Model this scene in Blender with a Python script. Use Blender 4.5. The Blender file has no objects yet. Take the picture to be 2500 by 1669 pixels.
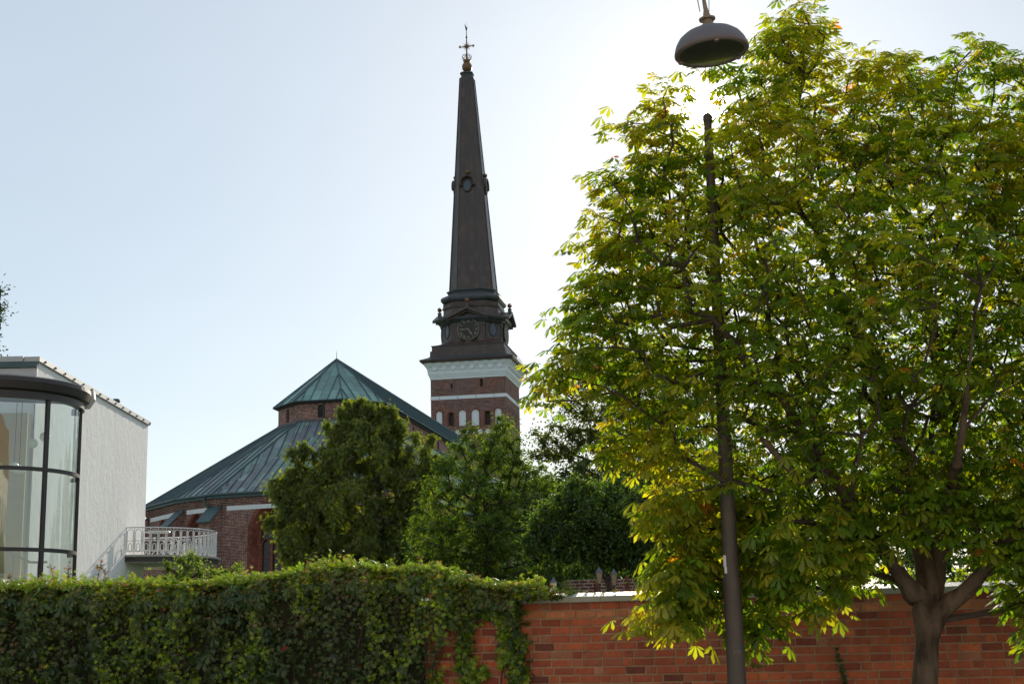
import bpy, bmesh, math, random
import numpy as np
from mathutils import Vector, Matrix
from mathutils.geometry import tessellate_polygon

random.seed(7); rng = np.random.default_rng(11)
PI = math.pi; R = math.radians
scene = bpy.context.scene
col = scene.collection

# ------------------------------------------------------------------ camera
cam_data = bpy.data.cameras.new('camera')
cam_data.sensor_width = 36.0; cam_data.lens = 50.0
cam_data.clip_start = 0.1; cam_data.clip_end = 5000
EYE = 1.65; PITCH = R(11.8); ROLL = -0.022
cam = bpy.data.objects.new('camera', cam_data); col.objects.link(cam)
cam.matrix_world = Matrix.Translation((0, 0, EYE)) @ Matrix.Rotation(PI/2+PITCH, 4, 'X') @ Matrix.Rotation(ROLL, 4, 'Z')
cam_data.dof.use_dof = True; cam_data.dof.focus_distance = 55; cam_data.dof.aperture_fstop = 10
scene.camera = cam

# ------------------------------------------------------------------ sky, sun, exposure
SUN_AZ = R(8.3); SUN_EL = R(20.8)
sun_dir = Vector((math.sin(SUN_AZ)*math.cos(SUN_EL), math.cos(SUN_AZ)*math.cos(SUN_EL), math.sin(SUN_EL)))
world = bpy.data.worlds.new('World'); scene.world = world; world.use_nodes = True
wn = world.node_tree.nodes; wl = world.node_tree.links; wn.clear()
out = wn.new('ShaderNodeOutputWorld'); bg = wn.new('ShaderNodeBackground'); sky = wn.new('ShaderNodeTexSky')
sky.sky_type = 'NISHITA'; sky.sun_disc = False; sky.sun_elevation = SUN_EL; sky.sun_rotation = SUN_AZ
sky.air_density = 1.0; sky.dust_density = 0.3; sky.ozone_density = 1.2; sky.altitude = 20
SKY_STRENGTH = 0.05
bg.inputs[1].default_value = SKY_STRENGTH
wl.new(sky.outputs[0], bg.inputs[0])
# the sun's own bright aureole, a lobe about the sun's direction
tc = wn.new('ShaderNodeTexCoord'); dot = wn.new('ShaderNodeVectorMath'); dot.operation = 'DOT_PRODUCT'
nrm = wn.new('ShaderNodeVectorMath'); nrm.operation = 'NORMALIZE'
wl.new(tc.outputs['Generated'], nrm.inputs[0]); wl.new(nrm.outputs[0], dot.inputs[0]); dot.inputs[1].default_value = sun_dir
ac = wn.new('ShaderNodeMath'); ac.operation = 'ARCCOSINE'; wl.new(dot.outputs['Value'], ac.inputs[0])
def wmath(op, a, b=None):
    n = wn.new('ShaderNodeMath'); n.operation = op
    for i, x in enumerate((a, b)):
        if x is None: continue
        if isinstance(x, (int, float)): n.inputs[i].default_value = x
        else: wl.new(x, n.inputs[i])
    return n.outputs[0]
def lobe(sig, amp):
    return wmath('MULTIPLY', wmath('EXPONENT', wmath('MULTIPLY', wmath('POWER', wmath('DIVIDE', ac.outputs[0], sig), 2.0), -1.0)), amp)
glow = wmath('ADD', lobe(R(0.62), 26.0), wmath('ADD', lobe(R(2.4), 0.7), lobe(R(9.0), 0.10)))
# thin bright milky haze over the whole sky
bg3 = wn.new('ShaderNodeBackground'); bg3.inputs[0].default_value = (.86, .945, .99, 1); bg3.inputs[1].default_value = .46
bg2 = wn.new('ShaderNodeBackground'); bg2.inputs[0].default_value = (1, .96, .88, 1); wl.new(glow, bg2.inputs[1])
addw = wn.new('ShaderNodeAddShader'); wl.new(bg.outputs[0], addw.inputs[0]); wl.new(bg2.outputs[0], addw.inputs[1])
nz = wn.new('ShaderNodeTexNoise'); nz.inputs['Scale'].default_value = 2.2; nz.inputs['Detail'].default_value = 5; mpz = wn.new('ShaderNodeMapping'); mpz.inputs['Scale'].default_value = (1, 1, 3.2); wl.new(nrm.outputs[0], mpz.inputs[0]); wl.new(mpz.outputs[0], nz.inputs['Vector'])
wl.new(wmath('ADD', wmath('MULTIPLY', nz.outputs['Fac'], .10), .41), bg3.inputs[1])
addx = wn.new('ShaderNodeAddShader'); wl.new(addw.outputs[0], addx.inputs[0]); wl.new(bg3.outputs[0], addx.inputs[1]); wl.new(addx.outputs[0], out.inputs[0])

sl = bpy.data.lights.new('sun', 'SUN'); sl.energy = 5.0; sl.angle = R(0.5); sl.color = (1.0, .90, .74)
so = bpy.data.objects.new('sun', sl); col.objects.link(so)
so.rotation_euler = sun_dir.to_track_quat('Z', 'Y').to_euler()
scene.view_settings.view_transform = 'Standard'; scene.view_settings.look = 'None'
scene.view_settings.exposure = 0.1; scene.view_settings.gamma = 1
scene.cycles.max_bounces = 8; scene.cycles.transparent_max_bounces = 12
scene.cycles.sample_clamp_indirect = 6

# ------------------------------------------------------------------ helpers
def tag(o, label=None, cat=None, group=None, kind=None):
    if label: o['label'] = label
    if cat: o['category'] = cat
    if group: o['group'] = group
    if kind: o['kind'] = kind
    return o
def thing(name, label, cat, loc=(0, 0, 0), rotz=0, group=None):
    o = bpy.data.objects.new(name, None); col.objects.link(o); o.empty_display_size = .3
    o.location = loc; o.rotation_euler = (0, 0, rotz)
    return tag(o, label, cat, group)
def link_mesh(name, me, mat, parent=None, label=None):
    o = bpy.data.objects.new(name, me); col.objects.link(o)
    if mat: me.materials.append(mat)
    if parent: o.parent = parent
    if label: o['label'] = label
    return o

class MB:
    def __init__(s): s.v = []; s.f = []; s.c = []
    def face(s, pts, c=None):
        i = len(s.v); s.v += [tuple(p) for p in pts]; s.f.append(tuple(range(i, i+len(pts)))); s.c.append(c)
    def mesh(s, vs, fs, c=None):
        i = len(s.v); s.v += [tuple(p) for p in vs]; s.f += [tuple(j+i for j in f) for f in fs]; s.c += [c]*len(fs)
    def box(s, lo, hi, frame=None, c=None):
        x0, y0, z0 = lo; x1, y1, z1 = hi
        vs = [Vector(p) for p in ((x0,y0,z0),(x1,y0,z0),(x1,y1,z0),(x0,y1,z0),(x0,y0,z1),(x1,y0,z1),(x1,y1,z1),(x0,y1,z1))]
        if frame: vs = [frame @ v for v in vs]
        s.mesh(vs, [(0,3,2,1),(4,5,6,7),(0,1,5,4),(1,2,6,5),(2,3,7,6),(3,0,4,7)], c)
    def loft(s, rings, cap=True, closed=True, c=None):
        n = len(rings[0]); vs = [p for r in rings for p in r]; fs = []
        for k in range(len(rings)-1):
            for i in range(n if closed else n-1):
                j = (i+1) % n; fs.append((k*n+i, k*n+j, (k+1)*n+j, (k+1)*n+i))
        if cap and closed: fs.append(tuple(reversed(range(n)))); fs.append(tuple((len(rings)-1)*n+i for i in range(n)))
        s.mesh(vs, fs, c)
    def lathe(s, prof, cx=0, cy=0, n=24, frame=None):
        rings = []
        for r, z in prof:
            ring = [Vector((cx+r*math.cos(2*PI*i/n), cy+r*math.sin(2*PI*i/n), z)) for i in range(n)]
            rings.append([frame @ p for p in ring] if frame else ring)
        s.loft(rings)
    def tube(s, pts, rad, n=6, c=None):
        pts = [Vector(p) for p in pts]
        if not isinstance(rad, (list, tuple)): rad = [rad]*len(pts)
        rings = []; ref = None
        for i, p in enumerate(pts):
            d = (pts[min(i+1, len(pts)-1)]-pts[max(i-1, 0)])
            if d.length < 1e-9: d = Vector((0, 0, 1))
            d.normalize()
            if ref is None: ref = Vector((1, 0, 0)) if abs(d.x) < .8 else Vector((0, 1, 0))
            a = d.cross(ref).normalized(); b = d.cross(a).normalized(); ref = b.cross(d).normalized() if False else ref
            rings.append([p+a*math.cos(2*PI*k/n)*rad[i]+b*math.sin(2*PI*k/n)*rad[i] for k in range(n)])
        s.loft(rings, c=c)
    def sphere(s, c, r, n=14, sq=1.0):
        rings = []
        for k in range(1, 8):
            t = PI*k/8; rings.append([(c[0]+r*math.sin(t)*math.cos(2*PI*i/n), c[1]+r*math.sin(t)*math.sin(2*PI*i/n), c[2]-r*sq*math.cos(t)) for i in range(n)])
        s.loft(rings)
    def build(s, name, mat, parent=None, smooth=False, label=None, world=False):
        me = bpy.data.meshes.new(name)
        V = s.v
        if world and parent is not None:
            o = parent.location; V = [(v[0]-o[0], v[1]-o[1], v[2]-o[2]) for v in V]
        me.from_pydata(V, [], s.f); me.update()
        uv = me.uv_layers.new(name='UVMap'); vals = np.zeros(len(me.loops)*2, dtype=np.float32)
        for p in me.polygons:
            n = p.normal
            if abs(n.z) > .995: t = Vector((1, 0, 0)); b = Vector((0, 1, 0))
            else: t = Vector((-n.y, n.x, 0)).normalized(); b = n.cross(t)
            for li in p.loop_indices:
                q = me.vertices[me.loops[li].vertex_index].co
                vals[2*li] = q.dot(t); vals[2*li+1] = q.dot(b)
        uv.data.foreach_set('uv', vals)
        if any(c is not None for c in s.c):
            at = me.attributes.new('tint', 'FLOAT_COLOR', 'FACE')
            arr = np.array([(c if c is not None else (1, 1, 1))+(1,) for c in s.c], dtype=np.float32).ravel()
            at.data.foreach_set('color', arr)
        if smooth:
            me.polygons.foreach_set('use_smooth', [True]*len(me.polygons))
            try: me.set_sharp_from_angle(angle=R(38))
            except Exception: pass
        return link_mesh(name, me, mat, parent, label)

def tri_mesh(name, V, F, tint, mat, parent=None, loc=None, smooth=False):
    if loc is not None: V = V-np.array(loc)
    me = bpy.data.meshes.new(name); nf = len(F)
    me.vertices.add(len(V)); me.vertices.foreach_set('co', V.astype(np.float32).ravel())
    me.loops.add(nf*3); me.loops.foreach_set('vertex_index', F.astype(np.int32).ravel())
    me.polygons.add(nf); me.polygons.foreach_set('loop_start', np.arange(0, nf*3, 3, dtype=np.int32))
    me.update(calc_edges=True)
    at = me.attributes.new('tint', 'FLOAT_COLOR', 'FACE')
    at.data.foreach_set('color', np.hstack([tint, np.ones((nf, 1))]).astype(np.float32).ravel())
    if smooth: me.polygons.foreach_set('use_smooth', [True]*nf)
    return link_mesh(name, me, mat, parent)

# ------------------------------------------------------------------ materials
class NT:
    def __init__(s, name):
        s.m = bpy.data.materials.new(name); s.m.use_nodes = True; s.t = s.m.node_tree; s.n = s.t.nodes; s.l = s.t.links
        s.n.clear(); s.out = s.n.new('ShaderNodeOutputMaterial')
    def new(s, t, **k):
        n = s.n.new(t)
        for a, b in k.items():
            if a.startswith('_'): setattr(n, a[1:], b)
        return n
    def lk(s, a, b): s.l.new(a, b)
    def noise(s, scale, detail=4, vec=None, rough=.55, stretch=None):
        tc = s.n.new('ShaderNodeTexCoord'); src = vec or tc.outputs['Object']
        if stretch:
            mp = s.n.new('ShaderNodeMapping'); mp.inputs['Scale'].default_value = stretch; s.lk(src, mp.inputs[0]); src = mp.outputs[0]
        n = s.n.new('ShaderNodeTexNoise'); n.inputs['Scale'].default_value = scale; n.inputs['Detail'].default_value = detail
        n.inputs['Roughness'].default_value = rough; s.lk(src, n.inputs['Vector']); return n.outputs['Fac']
    def ramp(s, fac, stops):
        r = s.n.new('ShaderNodeValToRGB'); e = r.color_ramp.elements
        while len(e) < len(stops): e.new(.5)
        for k, (p, c) in enumerate(stops):
            e[k].position = p; e[k].color = (c[0], c[1], c[2], 1) if isinstance(c, (tuple, list)) else (c, c, c, 1)
        s.lk(fac, r.inputs[0]); return r.outputs[0]
    def mix(s, fac, a, b, mode='MIX'):
        n = s.n.new('ShaderNodeMix'); n.data_type = 'RGBA'; n.blend_type = mode
        for i, x in ((0, fac), (6, a), (7, b)):
            if isinstance(x, (int, float)): n.inputs[i].default_value = x
            elif isinstance(x, (tuple, list)): n.inputs[i].default_value = (x[0], x[1], x[2], 1)
            else: s.lk(x, n.inputs[i])
        return n.outputs[2]
    def bump(s, h, strength, dist=.02):
        b = s.n.new('ShaderNodeBump'); b.inputs['Strength'].default_value = strength; b.inputs['Distance'].default_value = dist
        s.lk(h, b.inputs['Height']); return b.outputs[0]
    def pbr(s, colr, rough=.8, metal=0, normal=None, spec=.5):
        p = s.n.new('ShaderNodeBsdfPrincipled')
        if isinstance(colr, (tuple, list)): p.inputs['Base Color'].default_value = (*colr[:3], 1)
        else: s.lk(colr, p.inputs['Base Color'])
        if isinstance(rough, (int, float)): p.inputs['Roughness'].default_value = rough
        else: s.lk(rough, p.inputs['Roughness'])
        p.inputs['Metallic'].default_value = metal; p.inputs['Specular IOR Level'].default_value = spec
        if normal is not None: s.lk(normal, p.inputs['Normal'])
        s.lk(p.outputs[0], s.out.inputs[0]); return s.m

def simple(name, c, rough=.7, metal=0, var=.25, scale=3, bump=.15, bscale=30, spec=.5, stretch=None):
    t = NT(name); n = t.noise(scale, 5, stretch=stretch)
    cc = t.mix(n, tuple(x*(1-var) for x in c), tuple(min(1, x*(1+var)) for x in c))
    return t.pbr(cc, rough, metal, t.bump(t.noise(bscale, 3, stretch=stretch), bump), spec)

def brick_mat(name, c1, c2, mortar, bw, bh, ms, patch=None, rough=.9, bump=.5, offs=.5):
    t = NT(name); uv = t.n.new('ShaderNodeUVMap')
    b = t.n.new('ShaderNodeTexBrick'); t.lk(uv.outputs[0], b.inputs['Vector'])
    b.inputs['Scale'].default_value = 1; b.inputs['Brick Width'].default_value = bw; b.inputs['Row Height'].default_value = bh
    b.inputs['Mortar Size'].default_value = ms; b.inputs['Mortar Smooth'].default_value = .3; b.offset = offs
    for k, c in (('Color1', c1), ('Color2', c2), ('Mortar', mortar)): b.inputs[k].default_value = (*c, 1)
    n = t.noise(.35, 5); cc = t.mix(t.ramp(n, [(.35, 0.0), (.7, 1.0)]), b.outputs[0], t.mix(.5, b.outputs[0], patch or (.05, .02, .015)))
    fine = t.noise(3.2, 6, rough=.8); cc = t.mix(.9, cc, t.ramp(fine, [(.3, .35), (.5, .9), (.7, 1.7)]), 'MULTIPLY')
    inv = t.n.new('ShaderNodeMath'); inv.operation = 'SUBTRACT'; inv.inputs[0].default_value = 1; t.lk(b.outputs['Fac'], inv.inputs[1])
    return t.pbr(cc, rough, 0, t.bump(inv.outputs[0], bump, .015), .3)

def copper_mat(name, stops, pw=.62, pl=2.1, rough=.55):
    t = NT(name); uv = t.n.new('ShaderNodeUVMap'); sep = t.n.new('ShaderNodeSeparateXYZ'); cmb = t.n.new('ShaderNodeCombineXYZ')
    t.lk(uv.outputs[0], sep.inputs[0]); t.lk(sep.outputs['Y'], cmb.inputs['X']); t.lk(sep.outputs['X'], cmb.inputs['Y'])
    b = t.n.new('ShaderNodeTexBrick'); t.lk(cmb.outputs[0], b.inputs['Vector']); b.inputs['Scale'].default_value = 1
    b.inputs['Brick Width'].default_value = pl; b.inputs['Row Height'].default_value = pw; b.inputs['Mortar Size'].default_value = .018
    b.inputs['Color1'].default_value = (0, 0, 0, 1); b.inputs['Color2'].default_value = (1, 1, 1, 1); b.inputs['Mortar'].default_value = (.5, .5, .5, 1)
    cc = t.ramp(b.outputs[0], stops)
    n = t.noise(1.2, 6, stretch=(1, 1, .35)); cc = t.mix(.6, cc, t.mix(n, (.45, .45, .5), (1.5, 1.55, 1.5)), 'MULTIPLY')
    cc = t.mix(b.outputs['Fac'], cc, (.02, .03, .03))
    return t.pbr(cc, rough, .0, t.bump(t.noise(2.5, 3), .35, .05), .5)

def tint_mat(name, mult=(1, 1, 1), rough=.85, bump=.3, nscale=14, spec=.35):
    t = NT(name); a = t.n.new('ShaderNodeAttribute'); a.attribute_name = 'tint'
    cc = t.mix(1.0, a.outputs['Color'], mult, 'MULTIPLY'); n = t.noise(nscale, 5)
    cc = t.mix(.7, cc, t.mix(n, (.5, .48, .46), (1.4, 1.4, 1.4)), 'MULTIPLY')
    n2 = t.noise(2.1, 3); cc = t.mix(t.ramp(n2, [(.56, 0.0), (.75, .55)]), cc, (.08, .04, .03)); cc = t.mix(t.ramp(t.noise(2.2, 5, stretch=(2.2, 2.2, .35)), [(.52, 0.0), (.72, .5)]), cc, (.12, .055, .04)); cc = t.mix(t.ramp(t.noise(34, 4), [(.60, 0.0), (.66, .6)]), cc, (.10, .05, .035)); cc = t.mix(t.ramp(t.noise(.9, 6, rough=.7), [(.55, 0.0), (.75, .35)]), cc, (.42, .30, .24))
    return t.pbr(cc, rough, 0, t.bump(t.noise(60, 4), bump, .01), spec)

def leaf_mat(name, trans=.5, gloss=.06, tmul=(1.5, 1.45, .5), rough=.45):
    t = NT(name); a = t.n.new('ShaderNodeAttribute'); a.attribute_name = 'tint'
    d = t.n.new('ShaderNodeBsdfDiffuse'); t.lk(a.outputs['Color'], d.inputs[0])
    tr = t.n.new('ShaderNodeBsdfTranslucent'); t.lk(t.mix(1.0, a.outputs['Color'], tmul, 'MULTIPLY'), tr.inputs[0])
    mx = t.n.new('ShaderNodeMixShader'); mx.inputs[0].default_value = trans; t.lk(d.outputs[0], mx.inputs[1]); t.lk(tr.outputs[0], mx.inputs[2])
    g = t.n.new('ShaderNodeBsdfGlossy'); g.inputs['Roughness'].default_value = rough; g.inputs[0].default_value = (1, 1, 1, 1)
    m2 = t.n.new('ShaderNodeMixShader'); m2.inputs[0].default_value = gloss; t.lk(mx.outputs[0], m2.inputs[1]); t.lk(g.outputs[0], m2.inputs[2])
    t.lk(m2.outputs[0], t.out.inputs[0]); return t.m

def glass_mat(name, tintc, reflect=.25, rough=.02, fres=True):
    t = NT(name); tr = t.n.new('ShaderNodeBsdfTransparent'); tr.inputs[0].default_value = (*tintc, 1)
    g = t.n.new('ShaderNodeBsdfGlossy'); g.inputs['Roughness'].default_value = rough; g.inputs[0].default_value = (.9, .95, 1, 1)
    t.lk(t.bump(t.noise(.8, 2), .08, .05), g.inputs['Normal'])
    mx = t.n.new('ShaderNodeMixShader')
    if fres:
        f = t.n.new('ShaderNodeLayerWeight'); f.inputs[0].default_value = reflect
        mr = t.n.new('ShaderNodeMath'); mr.operation = 'ADD'; mr.inputs[1].default_value = reflect*.5; t.lk(f.outputs['Fresnel'], mr.inputs[0]); mr.use_clamp = True
        t.lk(mr.outputs[0], mx.inputs[0])
    else: mx.inputs[0].default_value = reflect
    t.lk(tr.outputs[0], mx.inputs[1]); t.lk(g.outputs[0], mx.inputs[2]); t.lk(mx.outputs[0], t.out.inputs[0]); return t.m

MAT = dict(
    church_brick=brick_mat('church_brick', (.30, .080, .050), (.13, .045, .035), (.50, .40, .36), .32, .115, .022, patch=(.10, .04, .03)),
    tower_brick=brick_mat('tower_brick', (.15, .052, .042), (.07, .032, .030), (.38, .31, .29), .36, .17, .024, patch=(.30, .10, .05)),
    arch_brick=brick_mat('arch_brick', (.32, .085, .045), (.24, .06, .036), (.22, .13, .1), .12, .30, .012),
    limewash=simple('limewash', (.74, .76, .80), .9, var=.08, scale=1.5, bump=.2),
    copper=copper_mat('copper_roof', [(0, (.14, .22, .21)), (.3, (.19, .29, .27)), (.5, (.14, .18, .20)), (.8, (.15, .155, .19)), (1, (.24, .34, .32))]),
    copper_green=copper_mat('copper_green_roof', [(0, (.13, .25, .24)), (.4, (.17, .31, .29)), (.75, (.11, .19, .19)), (1, (.20, .36, .33))], .75, 1.5),
    spire=copper_mat('spire_copper', [(0, (.076, .044, .033)), (.5, (.058, .037, .031)), (1, (.095, .058, .044))], .62, 1.1, .45),
    spire_trim=simple('spire_trim', (.050, .056, .064), .5, var=.35, scale=1.2),
    copper_trim=simple('copper_trim', (.055, .095, .105), .6, var=.3, scale=1),
    lead=simple('lead_flashing', (.09, .09, .11), .6, var=.3),
    gilt=simple('gilt', (.20, .10, .045), .5, .4, var=.3),
    clock_gold=simple('clock_gold', (.34, .29, .20), .5, .2, var=.2),
    clock_face=simple('clock_black', (.030, .024, .022), .6, var=.3),
    iron=simple('iron', (.03, .028, .028), .6, var=.3),
    dark_glass=None,
    plaster=None,
    mortar=simple('mortar', (.38, .26, .18), .95, var=.35, scale=12, bump=.6, bscale=80),
    red_brick=tint_mat('red_brick'),
    coping=simple('coping_stone', (.34, .35, .31), .42, var=.25, scale=5, bump=.3, bscale=50),
    bark=None,
    bark_dark=simple('bark_dark', (.05, .038, .03), .95, var=.4, scale=6, bump=.6, bscale=20),
    post=simple('painted_steel', (.055, .042, .037), .55, var=.3, scale=7, bump=.15),
    bronze=simple('bronze_trim', (.030, .024, .026), .45, var=.25),
    zinc=simple('zinc', (.42, .42, .42), .5, .3, var=.2),
    white_metal=simple('white_metal', (.66, .66, .66), .5, var=.1),
    concrete=simple('concrete', (.42, .40, .36), .9, var=.2),
    rust=simple('rusty_iron', (.20, .15, .12), .6, .3, var=.5, scale=14),
    grass=simple('grass', (.07, .11, .03), .95, var=.4, scale=.8, bump=.8, bscale=40),
    paving=simple('paving', (.46, .44, .40), .9, var=.15, scale=2, bump=.4, bscale=30),
    leaf=leaf_mat('chestnut_leaf', .66, .025, (2.15, 2.0, .30)),
    leaf_bg=leaf_mat('tree_leaf', .55, .02, (1.8, 1.8, .45)),
    leaf_ivy=leaf_mat('creeper_leaf', .38, .03, (1.4, 1.5, .4), .35),
)
def mk_plaster():
    t = NT('rough_plaster'); h = t.noise(3.4, 7, rough=.7, stretch=(1, 1, .6))
    c = t.mix(t.noise(.5, 4, stretch=(1, 1, .3)), (.74, .73, .735), (.92, .91, .91))
    return t.pbr(c, .95, 0, t.bump(h, .5, .06), .2)
MAT['plaster'] = mk_plaster()
def mk_bark():
    t = NT('bark'); n = t.noise(7, 6, stretch=(1, 1, .5)); c = t.mix(n, (.060, .042, .032), (.16, .115, .085))
    c = t.mix(t.ramp(t.noise(2.6, 5, stretch=(1.4, 1.4, .6)), [(.50, 0.0), (.60, .85)]), c, (.028, .022, .016))
    return t.pbr(c, .95, 0, t.bump(t.noise(26, 6, stretch=(1, 1, .3)), .9, .03), .2)
MAT['bark'] = mk_bark()
def mk_leaded():
    t = NT('leaded_glass'); uv = t.n.new('ShaderNodeUVMap'); mp = t.n.new('ShaderNodeMapping'); mp.inputs['Rotation'].default_value = (0, 0, R(45))
    t.lk(uv.outputs[0], mp.inputs[0]); b = t.n.new('ShaderNodeTexBrick'); b.offset = 0; t.lk(mp.outputs[0], b.inputs['Vector'])
    b.inputs['Scale'].default_value = 1; b.inputs['Brick Width'].default_value = .42; b.inputs['Row Height'].default_value = .42; b.inputs['Mortar Size'].default_value = .02
    for k, c in (('Color1', (.012, .010, .010)), ('Color2', (.022, .016, .016)), ('Mortar', (.05, .045, .045))): b.inputs[k].default_value = (*c, 1)
    return t.pbr(b.outputs[0], .35, 0, t.bump(t.noise(3, 2), .3, .05))
MAT['dark_glass'] = mk_leaded()
def mk_blue_pane():
    t = NT('oval_pane'); uv = t.n.new('ShaderNodeUVMap'); b = t.n.new('ShaderNodeTexBrick'); b.offset = 0; t.lk(uv.outputs[0], b.inputs['Vector'])
    b.inputs['Scale'].default_value = 1; b.inputs['Brick Width'].default_value = .24; b.inputs['Row Height'].default_value = .30; b.inputs['Mortar Size'].default_value = .03
    for k, c in (('Color1', (.06, .09, .12)), ('Color2', (.09, .13, .17)), ('Mortar', (.02, .02, .02))): b.inputs[k].default_value = (*c, 1)
    return t.pbr(b.outputs[0], .25, 0)
MAT['oval_pane'] = mk_blue_pane()
MAT['glass'] = glass_mat('bay_glass', (.80, .88, .82), .24)
MAT['lamp_glass'] = glass_mat('lamp_glass', (.55, .56, .50), .05, .3)
MAT['globe'] = simple('opal_globe', (.85, .85, .83), .3, var=.03)
MAT['slab_light'] = simple('pale_floor', (.62, .53, .40), .8, var=.1)

# ------------------------------------------------------------------ ground
g = MB()
S = 1500
g.face([(-S, -S, 0), (S, -S, 0), (S, S, 0), (-S, S, 0)])
tag(g.build('ground', MAT['grass']), kind='structure')
p_ = MB(); p_.face([(-60, -40, .02), (60, -40, .02), (60, 9.0, .02), (-60, 13.0, .02)])
tag(p_.build('pavement', MAT['paving']), kind='structure')

# ------------------------------------------------------------------ 2D outline helpers for walls with openings
def pointed(cx, z0, zs, w, n=9, k=1.0):
    pts = [(cx-w/2, z0), (cx+w/2, z0)]; rad = w*k; top = math.sqrt(rad**2-(rad-w/2)**2)
    for i in range(n+1):
        a = math.acos((rad-w/2)/rad)*i/n; pts.append((cx+w/2-rad+rad*math.cos(a), zs+rad*math.sin(a)))
    for i in range(n-1, -1, -1):
        a = math.acos((rad-w/2)/rad)*i/n; pts.append((cx-w/2+rad-rad*math.cos(a), zs+rad*math.sin(a)))
    return pts
def roundarch(cx, z0, zt, w, n=12):
    zs = zt-w/2; pts = [(cx-w/2, z0), (cx+w/2, z0)]
    return pts+[(cx+w/2*math.cos(PI*i/n), zs+w/2*math.sin(PI*i/n)) for i in range(n+1)]
def oval(cx, cz, rx, rz, n=20): return [(cx+rx*math.cos(2*PI*i/n), cz+rz*math.sin(2*PI*i/n)) for i in range(n)]
def rect(x0, z0, x1, z1): return [(x0, z0), (x1, z0), (x1, z1), (x0, z1)]
class Frame:
    """A wall plane: s runs from A towards B, z up, d outward (to the right-hand side of A->B when seen from above)."""
    def __init__(s, A, B):
        s.A = Vector((A[0], A[1], 0)); t = Vector((B[0]-A[0], B[1]-A[1], 0)); s.L = t.length; s.t = t.normalized(); s.n = Vector((s.t.y, -s.t.x, 0))
    def p(s, x, z, d=0): return s.A+s.t*x+s.n*d+Vector((0, 0, z))
    def mat(s): return Matrix(((s.t.x, s.n.x, 0, s.A.x), (s.t.y, s.n.y, 0, s.A.y), (0, 0, 1, 0), (0, 0, 0, 1)))
def panel(mb, fr, outline, holes=(), d=0):
    polys = [[Vector((x, z, 0)) for x, z in outline]]+[[Vector((x, z, 0)) for x, z in h] for h in holes]
    flat = [p for q in polys for p in q]
    for t in tessellate_polygon(polys):
        a, b, c = (flat[i] for i in t)
        if (b-a).cross(c-a).z < 0: b, c = c, b
        mb.face([fr.p(a.x, a.y, d), fr.p(b.x, b.y, d), fr.p(c.x, c.y, d)])
def shrink(o, k):
    cx = sum(p[0] for p in o)/len(o); x0 = min(p[0] for p in o); x1 = max(p[0] for p in o); z0 = min(p[1] for p in o); w = x1-x0; c = (x0+x1)/2; h = max(p[1] for p in o)-z0
    return [(c+(x-c)*(1-2*k/w), z0+(z-z0)*(1-k/h) ) for x, z in o]
def reveal(mb, fr, o, o2, d1, d2):
    n = len(o)
    for i in range(n):
        j = (i+1) % n; mb.face([fr.p(*o[j], d1), fr.p(*o[i], d1), fr.p(*o2[i], d2), fr.p(*o2[j], d2)])
def ringstrip(mb, fr, o, o2, d):      # flat ring between two outlines
    n = len(o)
    for i in range(n):
        j = (i+1) % n; mb.face([fr.p(*o[i], d), fr.p(*o[j], d), fr.p(*o2[j], d), fr.p(*o2[i], d)])

# ------------------------------------------------------------------ cathedral (local frame: x across the nave, y along it)
CH = (-15.4, 122.2, 0); CROT = -R(10)
cathedral = thing('cathedral', 'old red brick church with a two tiered green copper roof behind the trees', 'church', CH, CROT)

UP = [(-4.6, 58), (-4.6, -1.9), (-1.9, -4.6), (1.9, -4.6), (4.6, -1.9), (4.6, 58)]          # clerestory corners
LO = [(-16.6, 58), (-16.6, 4), (-15.9, -3.0), (-10.45, -8.75), (-6.4, -11.3), (3.2, -12.9), (8.7, -11.5), (12.5, -8.6), (16.2, -3), (16.6, 4), (16.6, 58)]
ZU0, ZU1, ZL = 19.6, 21.6, 13.3

def off(poly, d):
    res = []
    for i, p in enumerate(poly):
        ns = []
        for k in (i-1, i):
            if 0 <= k < len(poly)-1:
                t = Vector((poly[k+1][0]-poly[k][0], poly[k+1][1]-poly[k][1])).normalized(); ns.append(Vector((t.y, -t.x)))
        # corners run left side first, so the outside is on the right of travel
        n = sum(ns, Vector((0, 0))); n = n.normalized(); k = d/max(.4, n.dot(ns[0])); res.append((p[0]+n.x*k, p[1]+n.y*k))
    return res
sgn = -1 if Vector((1, 0)).dot(Vector(off([(-4.6, 58), (-4.6, -1.9)], 1)[0])-Vector((-4.6, 58))) > 0 else 1
def offs(poly, d): return off(poly, d*sgn)

# which side is outside: build frames so that d>0 is outside
def FR(A, B):
    f = Frame(A, B); mid = f.A+f.t*f.L/2
    if f.n.dot(Vector((mid.x, mid.y-20, 0))) < 0: f = Frame(B, A)
    return f

# clerestory walls
w = MB(); fr_bc = FR(UP[2], UP[3]); lou = []
for i in range(5):
    fr = FR(UP[i], UP[i+1]); holes = []
    if i == 2: holes = [roundarch(fr.L/2+.1, 20.15, 21.25, .62)]
    elif i in (1, 3): holes = [roundarch(fr.L/2-.1, 20.1, 21.2, .6)]
    else: holes = [roundarch(6+5*k, 20.1, 21.1, .6) for k in range(10)]
    panel(w, fr, rect(0, ZU0-.6, fr.L, ZU1), holes)
    for h in holes:
        reveal(w, fr, h, h, 0, -.25); lou.append((fr, h))
cw = w.build('clerestory_wall', MAT['church_brick'], cathedral)
for fr, h in lou[:14]:
    m = MB(); panel(m, fr, h, d=-.2)
    zs = [z for x, z in h]; xs = [x for x, z in h]
    for z in np.arange(min(zs)+.12, max(zs)-.2, .16): m.box((min(xs)+.05, -.2, z), (max(xs)-.05, -.06, z+.05), fr.mat())
    m.build('window', MAT['iron'], cw)
m = MB()
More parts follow.
